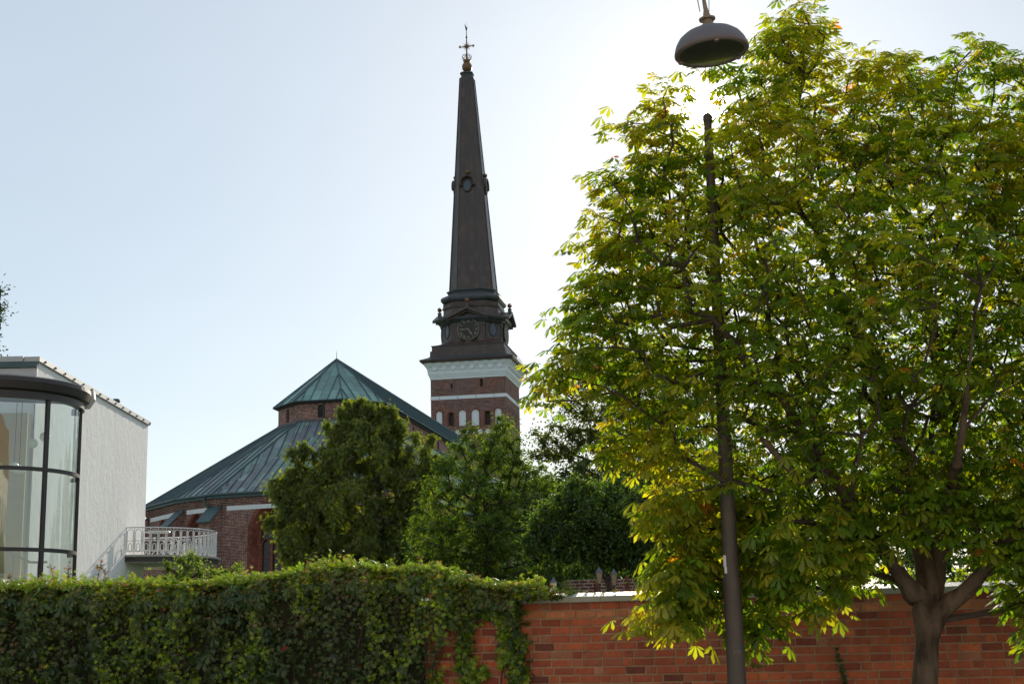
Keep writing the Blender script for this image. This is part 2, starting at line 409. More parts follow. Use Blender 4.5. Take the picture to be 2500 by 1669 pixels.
for i in range(5):
    fr = FR(UP[i], UP[i+1]); m.box((-.02, .0, ZU0-.4), (fr.L+.02, .07, ZU0+.42), fr.mat())
m.build('lead_apron', MAT['lead'], cathedral)
m = MB()
for i in range(5):
    fr = FR(UP[i], UP[i+1]); m.box((-.1, .0, ZU1-.22), (fr.L+.1, .2, ZU1-.02), fr.mat())
m.build('eaves_board', MAT['iron'], cathedral)
m = MB(); m.tube([fr_bc.p(2.25, 21.4, .12), fr_bc.p(2.25, 20.3, .12), fr_bc.p(2.3, 19.9, .25)], .06); m.build('downpipe', MAT['iron'], cathedral)

def roof_facet(mb, ribs, pts, spacing=.75, h=.07, wdt=.05):
    P = [Vector(p) for p in pts]; n = Vector((0, 0, 0))
    for i in range(1, len(P)-1): n += (P[i]-P[0]).cross(P[i+1]-P[0])
    n.normalize()
    if n.z < 0: P.reverse(); n = -n
    mb.face(P)
    t = Vector((-n.y, n.x, 0)).normalized(); b = n.cross(t)
    if b.z < 0: b = -b
    us = [p.dot(t) for p in P]; k = math.floor(min(us)/spacing)+1
    while k*spacing < max(us):
        u = k*spacing; k += 1; hits = []
        for i in range(len(P)):
            a, c = P[i], P[(i+1) % len(P)]; ua, uc = a.dot(t), c.dot(t)
            if (ua-u)*(uc-u) < 0: hits.append(a+(c-a)*((u-ua)/(uc-ua)))
        if len(hits) >= 2:
            hits.sort(key=lambda q: q.z); a, c = hits[0], hits[-1]
            if (c-a).length > .3:
                q = [a-t*wdt/2, a+t*wdt/2, a+t*wdt/2+n*h, a-t*wdt/2+n*h]; r_ = [x+(c-a) for x in q]; ribs.loft([q, r_])
# upper roof
EU = offs(UP, .42); zE = ZU1-.05; APEX = (0, 0, 25.95)
roof, ribs = MB(), MB()
E3 = [(x, y, zE) for x, y in EU]; RIDGE = (0, 58, 25.95)
for i in range(1, 4): roof_facet(roof, ribs, [E3[i], E3[i+1], APEX])
roof_facet(roof, ribs, [E3[0], E3[1], APEX, RIDGE]); roof_facet(roof, ribs, [E3[4], E3[5], RIDGE, APEX])
for i in range(1, 5): ribs.tube([Vector(E3[i])+Vector((0, 0, .03)), Vector(APEX)+Vector((0, 0, .05))], .07, 5)
ribs.tube([Vector(APEX)+Vector((0, 0, .03)), Vector(RIDGE)+Vector((0, 0, .05))], .09, 5)
for i in range(5): ribs.tube([E3[i], E3[i+1]], .06, 5)
ur = roof.build('upper_roof', MAT['copper_green'], cathedral); ribs.build('roof_seams', MAT['copper_trim'], ur)
m = MB(); m.tube([(0, 0, 25.9), (0, 0, 26.7)], [.03, .012]); m.build('lightning_rod', MAT['iron'], ur)
# lower roof
roof, ribs = MB(), MB(); EL = offs(LO, .45); L3 = [(x, y, ZL) for x, y in EL]; U3 = [(x, y, ZU0+.25) for x, y in UP]
def fac(*p): roof_facet(roof, ribs, p, .8)
fac(U3[0], U3[1], L3[1], L3[0]); fac(U3[1], L3[1], L3[2]); fac(U3[1], L3[2], L3[3]); fac(U3[1], L3[3], L3[4], U3[2]) if False else None
fac(U3[1], L3[3], U3[2]); fac(U3[2], L3[3], L3[4]); fac(U3[2], L3[4], L3[5], U3[3]) if False else None
fac(U3[2], L3[4], U3[3]); fac(U3[3], L3[4], L3[5]); fac(U3[3], L3[5], L3[6]); fac(U3[3], L3[6], U3[4]); fac(U3[4], L3[6], L3[7])
fac(U3[4], L3[7], L3[8]); fac(U3[4], L3[8], L3[9]); fac(U3[4], L3[9], L3[10], U3[5])
for a, b in ((1, 1), (1, 2), (1, 3), (2, 4), (3, 5), (3, 6), (4, 7), (4, 8), (2, 3)): ribs.tube([Vector(U3[a])+Vector((0, 0, .04)), Vector(L3[b])+Vector((0, 0, .04))], .085, 5)
lr = roof.build('lower_roof', MAT['copper'], cathedral); ribs.build('roof_seams', MAT['copper_trim'], lr)
m = MB()
for i in range(10):
    fr = FR(EL[i], EL[i+1]); m.box((-.03, -.42, ZL-.32), (fr.L+.03, -.02, ZL-.03), fr.mat()); m.tube([fr.p(0, ZL-.02, .02), fr.p(fr.L, ZL-.02, .02)], .11, 6)
m.build('gutter', MAT['copper_trim'], cathedral)
# ambulatory walls with pointed windows
w = MB(); arch = MB(); wins = []
bays = {3: (.50, 1.7, 8.0, 10.0, .85), 4: (None,), }
spec = {2: (.52, 2.1), 3: (.50, 2.1), 4: (.535, 3.9), 5: (.5, 2.6), 6: (.5, 2.4), 7: (.5, 2.2), 8: (.5, 2.2)}
for i in range(10):
    fr = FR(LO[i], LO[i+1]); holes = []
    if i in spec:
        s_, ww = spec[i]; cx = fr.L*s_; zs = 10.0 if i == 4 else 10.3
        if fr.A.x > LO[i][0]+1e-6 or abs(fr.A.x-LO[i][0]) > 1e-6: cx = fr.L*(1-s_)
        o = pointed(cx, 1.6, zs-.35*0, ww, k=.72 if i == 4 else .95); holes = [o]
    panel(w, fr, rect(0, 0, fr.L, ZL-.2), holes)
    for o in holes:
        k = .42 if i == 4 else .25
        o1 = shrink(o, k*.5); o2 = shrink(o, k); o3 = shrink(o, k*1.35)
        ringstrip(arch, fr, shrink(o, -.28), o, .03)
        reveal(arch, fr, o, o1, .03, -.25); ringstrip(arch, fr, o1, shrink(o, k*.62), -.25)
        reveal(arch, fr, shrink(o, k*.62), o2, -.25, -.5); ringstrip(arch, fr, o2, o3, -.5); reveal(arch, fr, o3, o3, -.5, -.75)
        wins.append((fr, o3, i))
    # stepped brick cornice
    for k, (z0, z1, d) in enumerate(((12.98, 13.12, .30), (12.84, 12.98, .22), (12.62, 12.84, .15), (12.50, 12.62, .08))): w.box((-.02, 0, z0), (fr.L+.02, d, z1), fr.mat())
    for s_ in np.arange(.1, fr.L-.1, .26): w.box((s_, .15, 12.64), (s_+.13, .20, 12.83), fr.mat())
aw = w.build('ambulatory_wall', MAT['church_brick'], cathedral); arch.build('window_arches', MAT['arch_brick'], aw)
for fr, o, i in wins:
    m = MB(); panel(m, fr, o, d=-.72); wn_ = m.build('window', MAT['dark_glass'], aw)
    xs = [p[0] for p in o]; x0, x1 = min(xs), max(xs); zt = max(p[1] for p in o); cx = (x0+x1)/2
    t = MB()
    if i == 4:
        wl_ = (x1-x0)/3
        for k in range(3):
            q = pointed(x0+wl_*(k+.5), 1.7, 9.2 if k != 1 else 9.0, wl_-.06, k=.62); t.tube([fr.p(x, z, -.62) for x, z in q]+[fr.p(*q[0], -.62)], .085, 6)
        for cc, rr in (((cx, 10.85), .62),):
            q = oval(cc[0], cc[1], rr, rr, 24); t.tube([fr.p(x, z, -.6) for x, z in q]+[fr.p(*q[0], -.6)], .09, 6)
        for z in np.arange(2.5, 9, 1.15): t.box((x0, -.68, z), (x1, -.64, z+.04), fr.mat())
    else:
        for k in (0, 1):
            q = pointed(x0+(x1-x0)*(.25+.5*k), 1.7, zt-1.5, (x1-x0)/2-.05, k=.9); t.tube([fr.p(x, z, -.62) for x, z in q]+[fr.p(*q[0], -.62)], .07, 6)
    t.build('window_tracery', MAT['arch_brick'], aw)
# white bands between buttresses
for i, (a, b) in {2: (.14, .86), 3: (.22, .84), 4: (.11, .93), 5: (.1, .9), 6: (.1, .9)}.items():
    fr = FR(LO[i], LO[i+1]); m = MB(); m.box((fr.L*a, 0, 12.02), (fr.L*b, .04, 12.36), fr.mat()); m.build('white_band', MAT['limewash'], aw)
# buttresses on the corners
for i in range(2, 9):
    p = Vector(LO[i]); q = Vector(offs(LO, 1)[i]); n = (q-p).normalized()
    fr = Frame((p.x, p.y), (p.x+n.y, p.y-n.x));  # s across, d outward
    if fr.n.dot(Vector((n.x, n.y, 0))) < 0: fr = Frame((p.x, p.y), (p.x-n.y, p.y+n.x))
    m = MB(); hw = .62
    m.box((-hw, -.5, 0), (hw, 1.15, 11.3), fr.mat()); m.box((-hw-.12, -.5, 0), (hw+.12, 1.75, 8.3), fr.mat())
    m.face([fr.p(-hw, 11.3, 1.15), fr.p(-hw, 11.3, -.1), fr.p(-hw, 12.4, -.1)]); m.face([fr.p(hw, 11.3, 1.15), fr.p(hw, 11.3, -.1), fr.p(hw, 12.4, -.1)])
    bt = m.build('buttress', MAT['church_brick'], cathedral)
    for (z0, z1, d0, d1, h2) in ((11.15, 12.45, 1.35, -.05, hw+.1), (8.05, 9.1, 1.95, 1.1, hw+.2)):
        c = MB(); q0 = [fr.p(-h2, z0, d0), fr.p(h2, z0, d0), fr.p(h2, z1, d1), fr.p(-h2, z1, d1)]; c.loft([[v-Vector((0, 0, .09)) for v in q0], q0]); c.build('copper_cap', MAT['copper_trim'], bt)
m = MB(); fr = FR(LO[4], LO[5]); f3 = FR(LO[3], LO[4])
def fw(f, end, s_, z, d):  # measured from corner LO[4]
    base = Vector((LO[4][0], LO[4][1], 0)); dirn = (Vector((LO[3][0], LO[3][1], 0))-base).normalized(); return base+dirn*s_+f.n*d+Vector((0, 0, z))
m.tube([fw(f3, 0, .75, 13.2, .55), fw(f3, 0, .75, 12.9, .5), fw(f3, 0, .55, 12.2, .2), fw(f3, 0, .55, 11.8, .12), fw(f3, 0, .55, 2, .12)], .09, 8)
m.build('downpipe', MAT['copper_trim'], cathedral)

# ------------------------------------------------------------------ bell tower
CR = Matrix.Rotation(CROT, 4, 'Z'); tw_loc = Vector(CH)+CR @ Vector((-.5, 63.3, 0))
tower = thing('bell_tower', 'tall brick church tower with white cornice, clock and long dark tapering spire', 'church tower', tw_loc, CROT)
HW = 4.93
cn = [(-HW, -HW), (HW, -HW), (HW, HW), (-HW, HW)]
TFR = [Frame(cn[i], cn[(i+1) % 4]) for i in range(4)]
f0 = TFR[0]; X0 = HW+.5   # local s = lat + .5 + HW
w = MB(); fills = []
holes0 = []
def lat(x): return x+.5+HW
for x0, x1 in ((-4.75, -3.95), (-2.78+1.0, -.83), (-.12, .88), (2.95, 3.78)):
    holes0.append((roundarch(lat((x0+x1)/2), 28.45, 30.5, x1-x0), 'niche'))
for x0, x1 in ((-3.12, -2.45), (1.62, 2.30)): holes0.append((roundarch(lat((x0+x1)/2), 28.45, 30.25, x1-x0), 'win'))
for k in range(8):
    holes0.append((oval(lat(-3.93+.98*k), 27.65, .34, .34), 'roundel'))
holes0 += [(roundarch(lat(-2.66), 33.38, 34.0, .27), 'win'), (roundarch(lat(1.25), 33.4, 34.45, .34), 'win')]
holes1 = [(roundarch(1.0+1.06*k, 28.2, 31.0, .42), 'slot') for k in range(8)]+[(rect(1.2+.95*k, 26.9, 1.6+.95*k, 27.7), 'niche') for k in range(8)]+[(roundarch(3.2, 32.9, 34.2, .3), 'win')]
dep = {'niche': -.10, 'win': -.5, 'roundel': -.08, 'slot': -.35}
for i, fr in enumerate(TFR):
    hs = holes0 if i == 0 else holes1 if i == 1 else []
    panel(w, fr, rect(0, 0, 2*HW, 34.7), [h for h, _ in hs])
    for h, k in hs: reveal(w, fr, h, h, 0, dep[k]); fills.append((fr, h, k))
for fr, h, k in fills:
    if k == 'slot': panel(w, fr, h, d=dep[k])
shaft = w.build('tower_shaft', MAT['tower_brick'], tower)
for fr, h, k in fills:
    if k == 'slot': continue
    m = MB(); panel(m, fr, h, d=dep[k]+.003)
    m.build({'niche': 'blind_niche', 'win': 'window', 'roundel': 'roundel'}[k], MAT['limewash'] if k != 'win' else MAT['clock_face'], shaft)
m = MB()
for h, k in holes0:
    if k in ('niche', 'win') and len(h) > 6 and min(z for x, z in h) < 30:
        ringstrip(m, f0, shrink(h, -.14), h, .02)
m.build('arch_surrounds', MAT['arch_brick'], shaft)
m = MB()
for (x, z) in ((-4.6, 33.0), (-3.7, 33.05), (-2.6, 33.1), (-.9, 33.2), (.6, 33.3), (2.2, 33.35), (-4.6, 31.2), (-3.6, 31.25), (-2.6, 31.3), (-1.5, 31.3), (-.4, 31.35), (.8, 31.35), (1.9, 31.4), (3.0, 31.4), (-1.9, 26.7), (-.4, 26.7)):
    m = MB(); m.box((lat(x)-.08, -.1, z), (lat(x)+.08, .005, z+.17), f0.mat()); m.build('putlog_hole', MAT['clock_face'], shaft)
for i, fr in enumerate(TFR):
    m = MB(); js = [0, 1.15, 3.55, 5.95, 8.3, 2*HW] if i == 0 else [0, 2*HW]
    for a, b in zip(js[:-1], js[1:]): m.box((a-(.04 if a == 0 else -.03), -.02, 31.95), (b-(0 if b > 9.5 else .03), .05, 32.4), fr.mat())
    m.build('white_band', MAT['limewash'], tower)
def ring(z, h, c=0, lx=0):
    c = max(c, .001); pts = [(-h+c, -h), (h-c, -h), (h, -h+c), (h, h-c), (h-c, h), (-h+c, h), (-h, h-c), (-h, -h+c)]
    return [Vector((x+lx, y, z)) for x, y in pts]
def stack(levels): m = MB(); m.loft([ring(*l) for l in levels]); return m
stack([(34.6, 4.98), (34.75, 5.02), (34.95, 5.02), (34.97, 5.12), (35.2, 5.14), (35.22, 5.22), (35.75, 5.25), (35.9, 5.3), (36.55, 5.62), (36.75, 5.66)]).build('white_cornice', MAT['limewash'], tower)
for fi in range(4):
    cf = Frame((cn[fi][0], cn[fi][1]), (cn[(fi+1) % 4][0], cn[(fi+1) % 4][1]))
    for k in range(9):
        s_ = HW+(k-4)*1.22; m = MB()
        q = lambda z, d, hh: [cf.p(s_-hh, z, -.1), cf.p(s_+hh, z, -.1), cf.p(s_+hh, z, d), cf.p(s_-hh, z, d)]
        m.loft([q(35.75, .36, .2), q(36.05, .45, .24), (q(36.35, .72, .27)), q(36.6, .84, .30), q(36.74, .84, .30)]); m.build('cornice_bracket', MAT['limewash'], tower)
    for k in range(8):
        m = MB(); s_ = HW+(k-3.5)*1.22; o = oval(s_, 36.02, .34, .30, 16); panel(m, cf, o, d=.52); reveal(m, cf, o, o, .52, .2); m.build('cornice_medallion', MAT['limewash'], tower)
stack([(36.7, 5.9), (36.78, 6.05), (36.95, 6.1), (37.0, 6.18), (37.06, 6.15)]).build('dark_eaves', MAT['spire'], tower)
stack([(37.06, 6.12), (37.5, 5.15), (37.62, 5.02)]).build('skirt_roof', MAT['spire_trim'], tower)
mm = stack([(37.6, 4.98), (38.35, 4.96), (38.36, 4.78), (39.0, 4.76), (39.02, 4.86), (39.1, 4.86)])
for fi in range(4):
    for k in range(4): mm.box((.9+k*2.3, -.0+.04*0, 37.7), (1.7+k*2.3, .06, 38.25), Frame(cn[fi], cn[(fi+1) % 4]).mat())
mm.build('parapet', MAT['spire'], tower)
m = MB()
for s_ in np.arange(.5, 9.5, 1.0): m.tube([TFR[1].p(s_, 37.4, .7), TFR[1].p(s_, 38.1, .7)], .025, 5)
for z in (37.75, 38.1): m.tube([TFR[1].p(.5, z, .7), TFR[1].p(9.5, z, .7)], .02, 5)
m.build('roof_railing', MAT['iron'], tower)
stack([(39.1, 4.8, .3), (39.3, 4.35, .7), (39.7, 4.0, 1.35), (40.0, 3.85, 1.5), (42.3, 3.8, 1.5)]).build('clock_stage', MAT['spire'], tower)
stack([(42.1, 3.95, 1.5), (42.3, 4.2, 1.5), (42.45, 4.3, 1.5), (42.5, 4.6, 1.6), (42.75, 4.72, 1.6), (42.85, 4.72, 1.6), (43.1, 3.8, 1.4)]).build('stage_cornice', MAT['spire_trim'], tower)
DR = -.06
stack([(43.0, 3.72, 1.45, DR), (44.3, 3.66, 1.4, DR), (44.32, 3.78, 1.45, DR), (44.55, 3.82, 1.45, DR), (44.6, 3.68, 1.4, DR), (44.95, 3.72, 1.4, DR), (45.1, 3.66, 1.4, DR)]).build('drum', MAT['spire'], tower)
m = MB(); lv = []
for k in range(13):
    a = -PI*.5+PI*k/12; lv.append((45.62+.52*math.sin(a), 3.38+.56*math.cos(a), 1.35, DR-.02))
m.loft([ring(*l) for l in lv]); m.build('torus_moulding', MAT['spire_trim'], tower)
stack([(46.1, 3.22, 1.3, DR), (46.4, 3.1, 1.28, DR), (46.6, 3.16, 1.3, DR), (46.75, 3.3, 1.35, DR), (46.85, 3.3, 1.35, DR), (46.95, 3.0, 1.25, DR)]).build('spire_base', MAT['spire_trim'], tower)
def sp(z): t = (z-46.9)/(77.4-46.9); return 2.92+(.93-2.92)*t, 1.28+(.38-1.28)*t, -.08-.42*t
lv = []
for z in np.linspace(46.9, 77.4, 30):
    h, c, lx = sp(z); jit = random.uniform(-.012, .012); lv.append((z, h+jit, c, lx))
spire = stack(lv).build('spire', MAT['spire'], tower)
m = MB()
for ci in range(8):   # rolls along the eight arrises
    m.tube([ring(z, sp(z)[0]+.02, sp(z)[1], sp(z)[2])[ci] for z in (46.95, 57, 67, 77.4)], [.075, .065, .055, .045], 5)
m.build('arris_rolls', MAT['spire_trim'], spire)
TL = -.5
m = MB(); m.loft([ring(z, h, h*.4, TL) for z, h in ((77.3, .95), (77.55, .8), (77.65, .72), (77.9, .78), (78.05, .92), (78.2, .86), (78.35, .5), (78.5, .3))]); m.build('spire_cap', MAT['spire_trim'], tower)
m = MB(); m.sphere((TL, 0, 79.15), .70, 18, 1.12); gb = m.build('gilt_ball', MAT['gilt'], tower, smooth=True)
m = MB(); m.lathe([(.45, 79.8), (.50, 80.0), (.52, 80.15), (.45, 80.2)], TL, 0, 16)
for k in range(8):
    a = 2*PI*k/8; q = [Vector((TL+math.cos(a)*r_, math.sin(a)*r_, z)) for r_, z in ((.5, 80.15), (.68, 80.5), (.62, 80.85), (.4, 80.98), (.22, 80.85))]; m.tube(q, .035, 5)
    m.sphere((TL+math.cos(a)*.5, math.sin(a)*.5, 80.4), .07, 6)
m.build('crown', MAT['gilt'], tower)
m = MB(); m.tube([(TL, 0, 80), (TL, 0, 82.2), (TL, 0, 83.6), (TL, 0, 84.6)], [.11, .10, .07, .04], 8)
m.tube([(TL-.9, 0, 82.15), (TL+.9, 0, 82.25)], .075, 6)
for e in (-1, 1):
    for dx, dz in ((0, .13), (0, -.13), (.12*e, 0)): m.sphere((TL+e*.92+dx, 0, 82.2+dz), .10, 8)
m.sphere((TL, 0, 83.55), .15, 8)
for k in range(20):
    a = 2*PI*k/20+.1; r1 = .72 if k % 2 else .55; m.tube([(TL+.2*math.cos(a), 0, 82.2+.2*math.sin(a)), (TL+r1*math.cos(a), 0, 82.2+r1*math.sin(a))], [.04, .012], 4)
m.sphere((TL, 0, 82.2), .27, 10); m.build('cross', MAT['gilt'], tower)
m = MB(); m.loft([[(TL-.06, -.03, 84.5), (TL+.06, -.03, 84.5), (TL+.06, .03, 84.5), (TL-.06, .03, 84.5)], [(TL-.12, -.03, 84.8), (TL+.12, -.03, 84.8), (TL+.12, .03, 84.8), (TL-.12, .03, 84.8)], [(TL-.22, -.02, 85.3), (TL-.12, -.02, 85.3), (TL-.12, .02, 85.3), (TL-.22, .02, 85.3)], [(TL-.25, -.01, 85.5), (TL-.2, -.01, 85.5), (TL-.2, .01, 85.5), (TL-.25, .01, 85.5)]])
m.tube([(TL+.05, 0, 84.8), (TL+.12, 0, 85.15)], [.07, .03], 5); m.tube([(TL, 0, 84.9), (TL, 0, 85.9)], .012, 4); m.build('weathercock', MAT['iron'], tower)
# pediments, clocks, balls on the four main faces; oval windows on the oblique faces
def face_fr(k, h):
    a = k*PI/2; n = Vector((math.sin(a), -math.cos(a), 0)); t = Vector((math.cos(a), math.sin(a), 0)); o = n*h-t*5
    return Frame((o.x, o.y), (o.x+t.x, o.y+t.y))
for k in range(4):
    fr = face_fr(k, 3.84); m = MB()
    for s_ in (2.85, 6.05): m.box((s_, -.3, 39.6), (s_+1.1, .18, 42.4), fr.mat()); m.box((s_-.08, -.3, 41.7), (s_+1.18, .26, 41.95), fr.mat())
    o1 = [(2.3, 42.55), (5, 43.75), (7.7, 42.55), (7.7, 42.85), (5, 44.05), (2.3, 42.85)]
    for dd, (a, b) in ((1.3, (0, .3)), (.85, (-.25, .02))):
        q = [(2.3, 42.55+a), (5, 43.75+a), (7.7, 42.55+a), (7.7, 42.6+b), (5, 43.8+b), (2.3, 42.6+b)]
        m.loft([[fr.p(x, z, -.5) for x, z in q], [fr.p(x, z, dd) for x, z in q]])
    m.loft([[fr.p(x, z, -.6) for x, z in ((2.5, 42.4), (7.5, 42.4), (5, 43.7))], [fr.p(x, z, .3) for x, z in ((2.5, 42.4), (7.5, 42.4), (5, 43.7))]])
    m.box((4.4, -.2, 39.0), (5.6, .45, 39.45), fr.mat()); m.box((4.65, -.2, 39.45), (5.35, .35, 39.9), fr.mat())
    m.box((4.78, .7, 43.95), (5.22, 1.14, 44.55), fr.mat())
    m.build('pediment', MAT['spire'], tower)
    m = MB(); c = fr.p(5, 44.95, .92); m.sphere(c, .31, 12); m.tube([c-Vector((0, 0, .45)), c], .09, 6); m.build('gilt_ball', MAT['gilt'], tower, smooth=True)
    # clock
    CZ = 41.15; m = MB(); o = oval(5, CZ, 1.46, 1.46, 40); panel(m, fr, o, d=.42); reveal(m, fr, o, o, .42, -.1); ck = m.build('clock_face', MAT['clock_face'], tower)
    m = MB(); o2 = oval(5, CZ, 1.36, 1.36, 40); m.tube([fr.p(x, z, .44) for x, z in oval(5, CZ, 1.42, 1.42, 40)]+[fr.p(5+1.42, CZ, .44)], .035, 5); m.build('clock_rim', MAT['clock_gold'], ck)
    for ang, ln, wd in ((146, .95, .10), (271, 1.15, .075)):
        m = MB(); d = Vector((math.sin(R(ang)), math.cos(R(ang)))); pr = Vector((d.y, -d.x))
        for (a0, b0, a1, b1) in ((-.15, wd*.5, ln*.6, wd*.4), (ln*.6, wd*1.3, ln*.72, wd*1.0), (ln*.72, wd*.4, ln, .01)):
            q = [(5+d.x*a0+pr.x*b0, CZ+d.y*a0+pr.y*b0), (5+d.x*a0-pr.x*b0, CZ+d.y*a0-pr.y*b0), (5+d.x*a1-pr.x*b1, CZ+d.y*a1-pr.y*b1), (5+d.x*a1+pr.x*b1, CZ+d.y*a1+pr.y*b1)]
            m.loft([[fr.p(x, z, .47) for x, z in q], [fr.p(x, z, .50) for x, z in q]])
        m.build('clock_hand', MAT['clock_gold'], ck)
    # numerals
    m = MB()
    for h_ in range(1, 13):
        s_txt = ['I', 'II', 'III', 'IIII', 'V', 'VI', 'VII', 'VIII', 'IX', 'X', 'XI', 'XII'][h_-1]
        ang = R(30*h_); wid = {'I': .07, 'V': .15, 'X': .15}; tot = sum(wid[c_] for c_ in s_txt)+.03*(len(s_txt)-1); x_ = -tot/2
        def put(x, y):   # x across numeral, y radial
            up = Vector((math.sin(ang), math.cos(ang))); rt = Vector((math.cos(ang), -math.sin(ang))); q = up*(1.08+y)+rt*x; return (5+q.x, CZ+q.y)
        def bar(xa, xb, th=.035):
            q = [put(xa-th/2, -.16), put(xa+th/2, -.16), put(xb+th/2, .16), put(xb-th/2, .16)]; m.face([fr.p(a, b, .445) for a, b in q])
        for c_ in s_txt:
            wc = wid[c_]
            if c_ == 'I': bar(x_+wc/2, x_+wc/2)
            elif c_ == 'V': bar(x_+wc/2, x_+.02); bar(x_+wc/2, x_+wc-.02)
            else: bar(x_+.02, x_+wc-.02); bar(x_+wc-.02, x_+.02)
            x_ += wc+.03
    m.build('numerals', MAT['clock_gold'], ck)
    # oval window on the oblique face clockwise of this one
    a = k*PI/2+PI/4; n = Vector((math.sin(a), -math.cos(a), 0)); t = Vector((math.cos(a), math.sin(a), 0)); dist = (3.82*2-1.5)/math.sqrt(2)
    o_ = n*dist; ff = Frame((o_.x, o_.y), (o_.x+t.x, o_.y+t.y)); m = MB(); q = oval(0, 41.2, .55, .9, 22)
    m.tube([ff.p(x, z, .02) for x, z in q]+[ff.p(*q[0], .02)], .12, 6); ow = m.build('oval_window', MAT['spire_trim'], tower)
    m = MB(); panel(m, ff, q, d=.04); m.build('pane', MAT['oval_pane'], ow)
    # lucarne on the spire
    h, c_, lx = sp(61.4); n0 = Vector((math.sin(k*PI/2), -math.cos(k*PI/2), 0)); t0 = Vector((math.cos(k*PI/2), math.sin(k*PI/2), 0)); o_ = n0*h+Vector((lx, 0, 0)); ff = Frame((o_.x, o_.y), (o_.x+t0.x, o_.y+t0.y))
    m = MB(); q = oval(0, 61.35, .52, .8, 22); m.loft([[ff.p(x, z, -.4) for x, z in q], [ff.p(x*1.0, z, .22) for x, z in q]]); m.tube([ff.p(x, z, .22) for x, z in q]+[ff.p(*q[0], .22)], .09, 6)
    hood = [(1.0*math.cos(a_), 61.75+.95*math.sin(a_)) for a_ in np.linspace(-.35, PI+.35, 16)]
    hood = [(.62, 61.5), (.72, 61.35)]+hood+[(-.72, 61.35), (-.62, 61.5)]; m.tube([ff.p(x, z, .3) for x, z in hood], .17, 6)
    m.tube([ff.p(x, z, .1) for x, z in hood], .22, 6); m.box((-.3, -.4, 62.7), (.3, .35, 62.85), ff.mat()); lu = m.build('lucarne', MAT['spire'], spire)
    m = MB(); panel(m, ff, oval(0, 61.35, .46, .74, 22), d=.235); m.build('lucarne_pane', MAT['oval_pane'], spire)
    m = MB(); c = ff.p(0, 63.25, .1); m.sphere(c, .29, 10); m.tube([c-Vector((0, 0, .4)), c], .08, 5); m.build('gilt_ball', MAT['gilt'], spire, smooth=True)

# ------------------------------------------------------------------ white house with glass bay
WX = -12.6
house = thing('white_house', 'white rough plastered flat roofed house with a round glass stair bay', 'building', (-16, 42, 0))
m = MB(); fr = Frame((WX, 37.0), (WX, 48.5)); panel(m, fr, rect(0, 0, fr.L, 9.12)); m.face([(-34, 37, 0), (WX, 37, 0), (WX, 37, 9.12), (-34, 37, 9.12)]); m.face([(WX, 48.5, 0), (-34, 48.5, 0), (-34, 48.5, 9.12), (WX, 48.5, 9.12)])
m.face([(WX, 37, 9.1), (WX, 48.5, 9.1), (-34, 48.5, 9.1), (-34, 37, 9.1)]); m.build('plaster_wall', MAT['plaster'], house, world=True)
m = MB(); m.box((WX-.35, 36.95, 9.13), (WX+.07, 48.56, 9.26)); m.box((-34, 36.9, 9.13), (WX-.36, 37.3, 9.27)); fl = m.build('roof_edge', MAT['zinc'], house, world=True)
m = MB()
for y in np.arange(37.4, 48.5, .85): m.box((WX+.06, y, 9.17), (WX+.10, y+.06, 9.22))
m.build('edge_clips', MAT['iron'], fl, world=False).location = (16, -42, 0)
m = MB(); m.box((-34, 36.93, 8.5), (WX+.02, 36.99, 8.95)); m.build('zinc_fascia', MAT['zinc'], house, world=True)
m = MB(); m.box((-34, 36.88, 8.96), (WX+.03, 36.99, 9.12)); m.build('dark_fascia', MAT['copper_trim'], house, world=True)
m = MB(); m.lathe([(.09, 9.2), (.09, 9.38), (.14, 9.4), (.10, 9.5)], WX-.2, 45.2, 10); m.build('roof_vent', MAT['iron'], house, world=True)
# bay
BC = Vector((-13.0, 35.4)); BR = 2.0
def bp(a, r, z): return Vector((BC.x+r*math.sin(R(a)), BC.y-r*math.cos(R(a)), z))
m = MB(); A_ = list(range(-120, 131, 5))
m.loft([[bp(a, BR, 0.2) for a in A_], [bp(a, BR, 7.72) for a in A_]], cap=False, closed=False); m.build('bay_glass', MAT['glass'], house, smooth=True, world=True)
def arcbar(r0, r1, z0, z1, mat, name, A=A_):
    q = MB(); q.loft([[bp(a, r0, z0), bp(a, r1, z0), bp(a, r1, z1), bp(a, r0, z1)] for a in A]); return q.build(name, mat, house, world=True, smooth=True)
arcbar(BR-.04, BR+.05, 5.86, 5.95, MAT['bronze'], 'transom'); arcbar(BR-.04, BR+.05, 3.94, 4.03, MAT['bronze'], 'transom'); arcbar(BR-.04, BR+.05, 2.0, 2.09, MAT['bronze'], 'transom')
arcbar(BR-.08, BR+.10, 7.6, 7.76, MAT['bronze'], 'head_frame')
A2 = list(range(-120, 106, 5))+[108]
m = MB(); m.loft([[bp(a, .05, 7.8), bp(a, BR+.12, 7.77), bp(a, BR+.20, 7.80), bp(a, BR+.25, 7.98), bp(a, BR+.24, 8.08), bp(a, BR+.15, 8.12), bp(a, .05, 8.32)] for a in A2]); m.build('canopy', MAT['bronze'], house, world=True)
m = MB(); fb = [bp(108, r_, z) for r_, z in ((BR-.2, 7.7), (BR+.18, 7.72), (BR+.32, 7.95), (BR+.30, 8.15), (BR-.2, 8.22))]; fb2 = [p+Vector((-.05, .32, 0)) for p in fb]; m.loft([fb, fb2]); m.build('gutter_end', MAT['zinc'], house, world=True)
for a in (-45, 5, 55, 104):
    m = MB(); r_ = .045 if a < 100 else .018
    m.loft([[bp(a-r_/BR*57, BR-.04, z), bp(a+r_/BR*57, BR-.04, z), bp(a+r_/BR*57, BR+.05, z), bp(a-r_/BR*57, BR+.05, z)] for z in (.2, 7.7)]); m.build('mullion', MAT['bronze'], house, world=True)
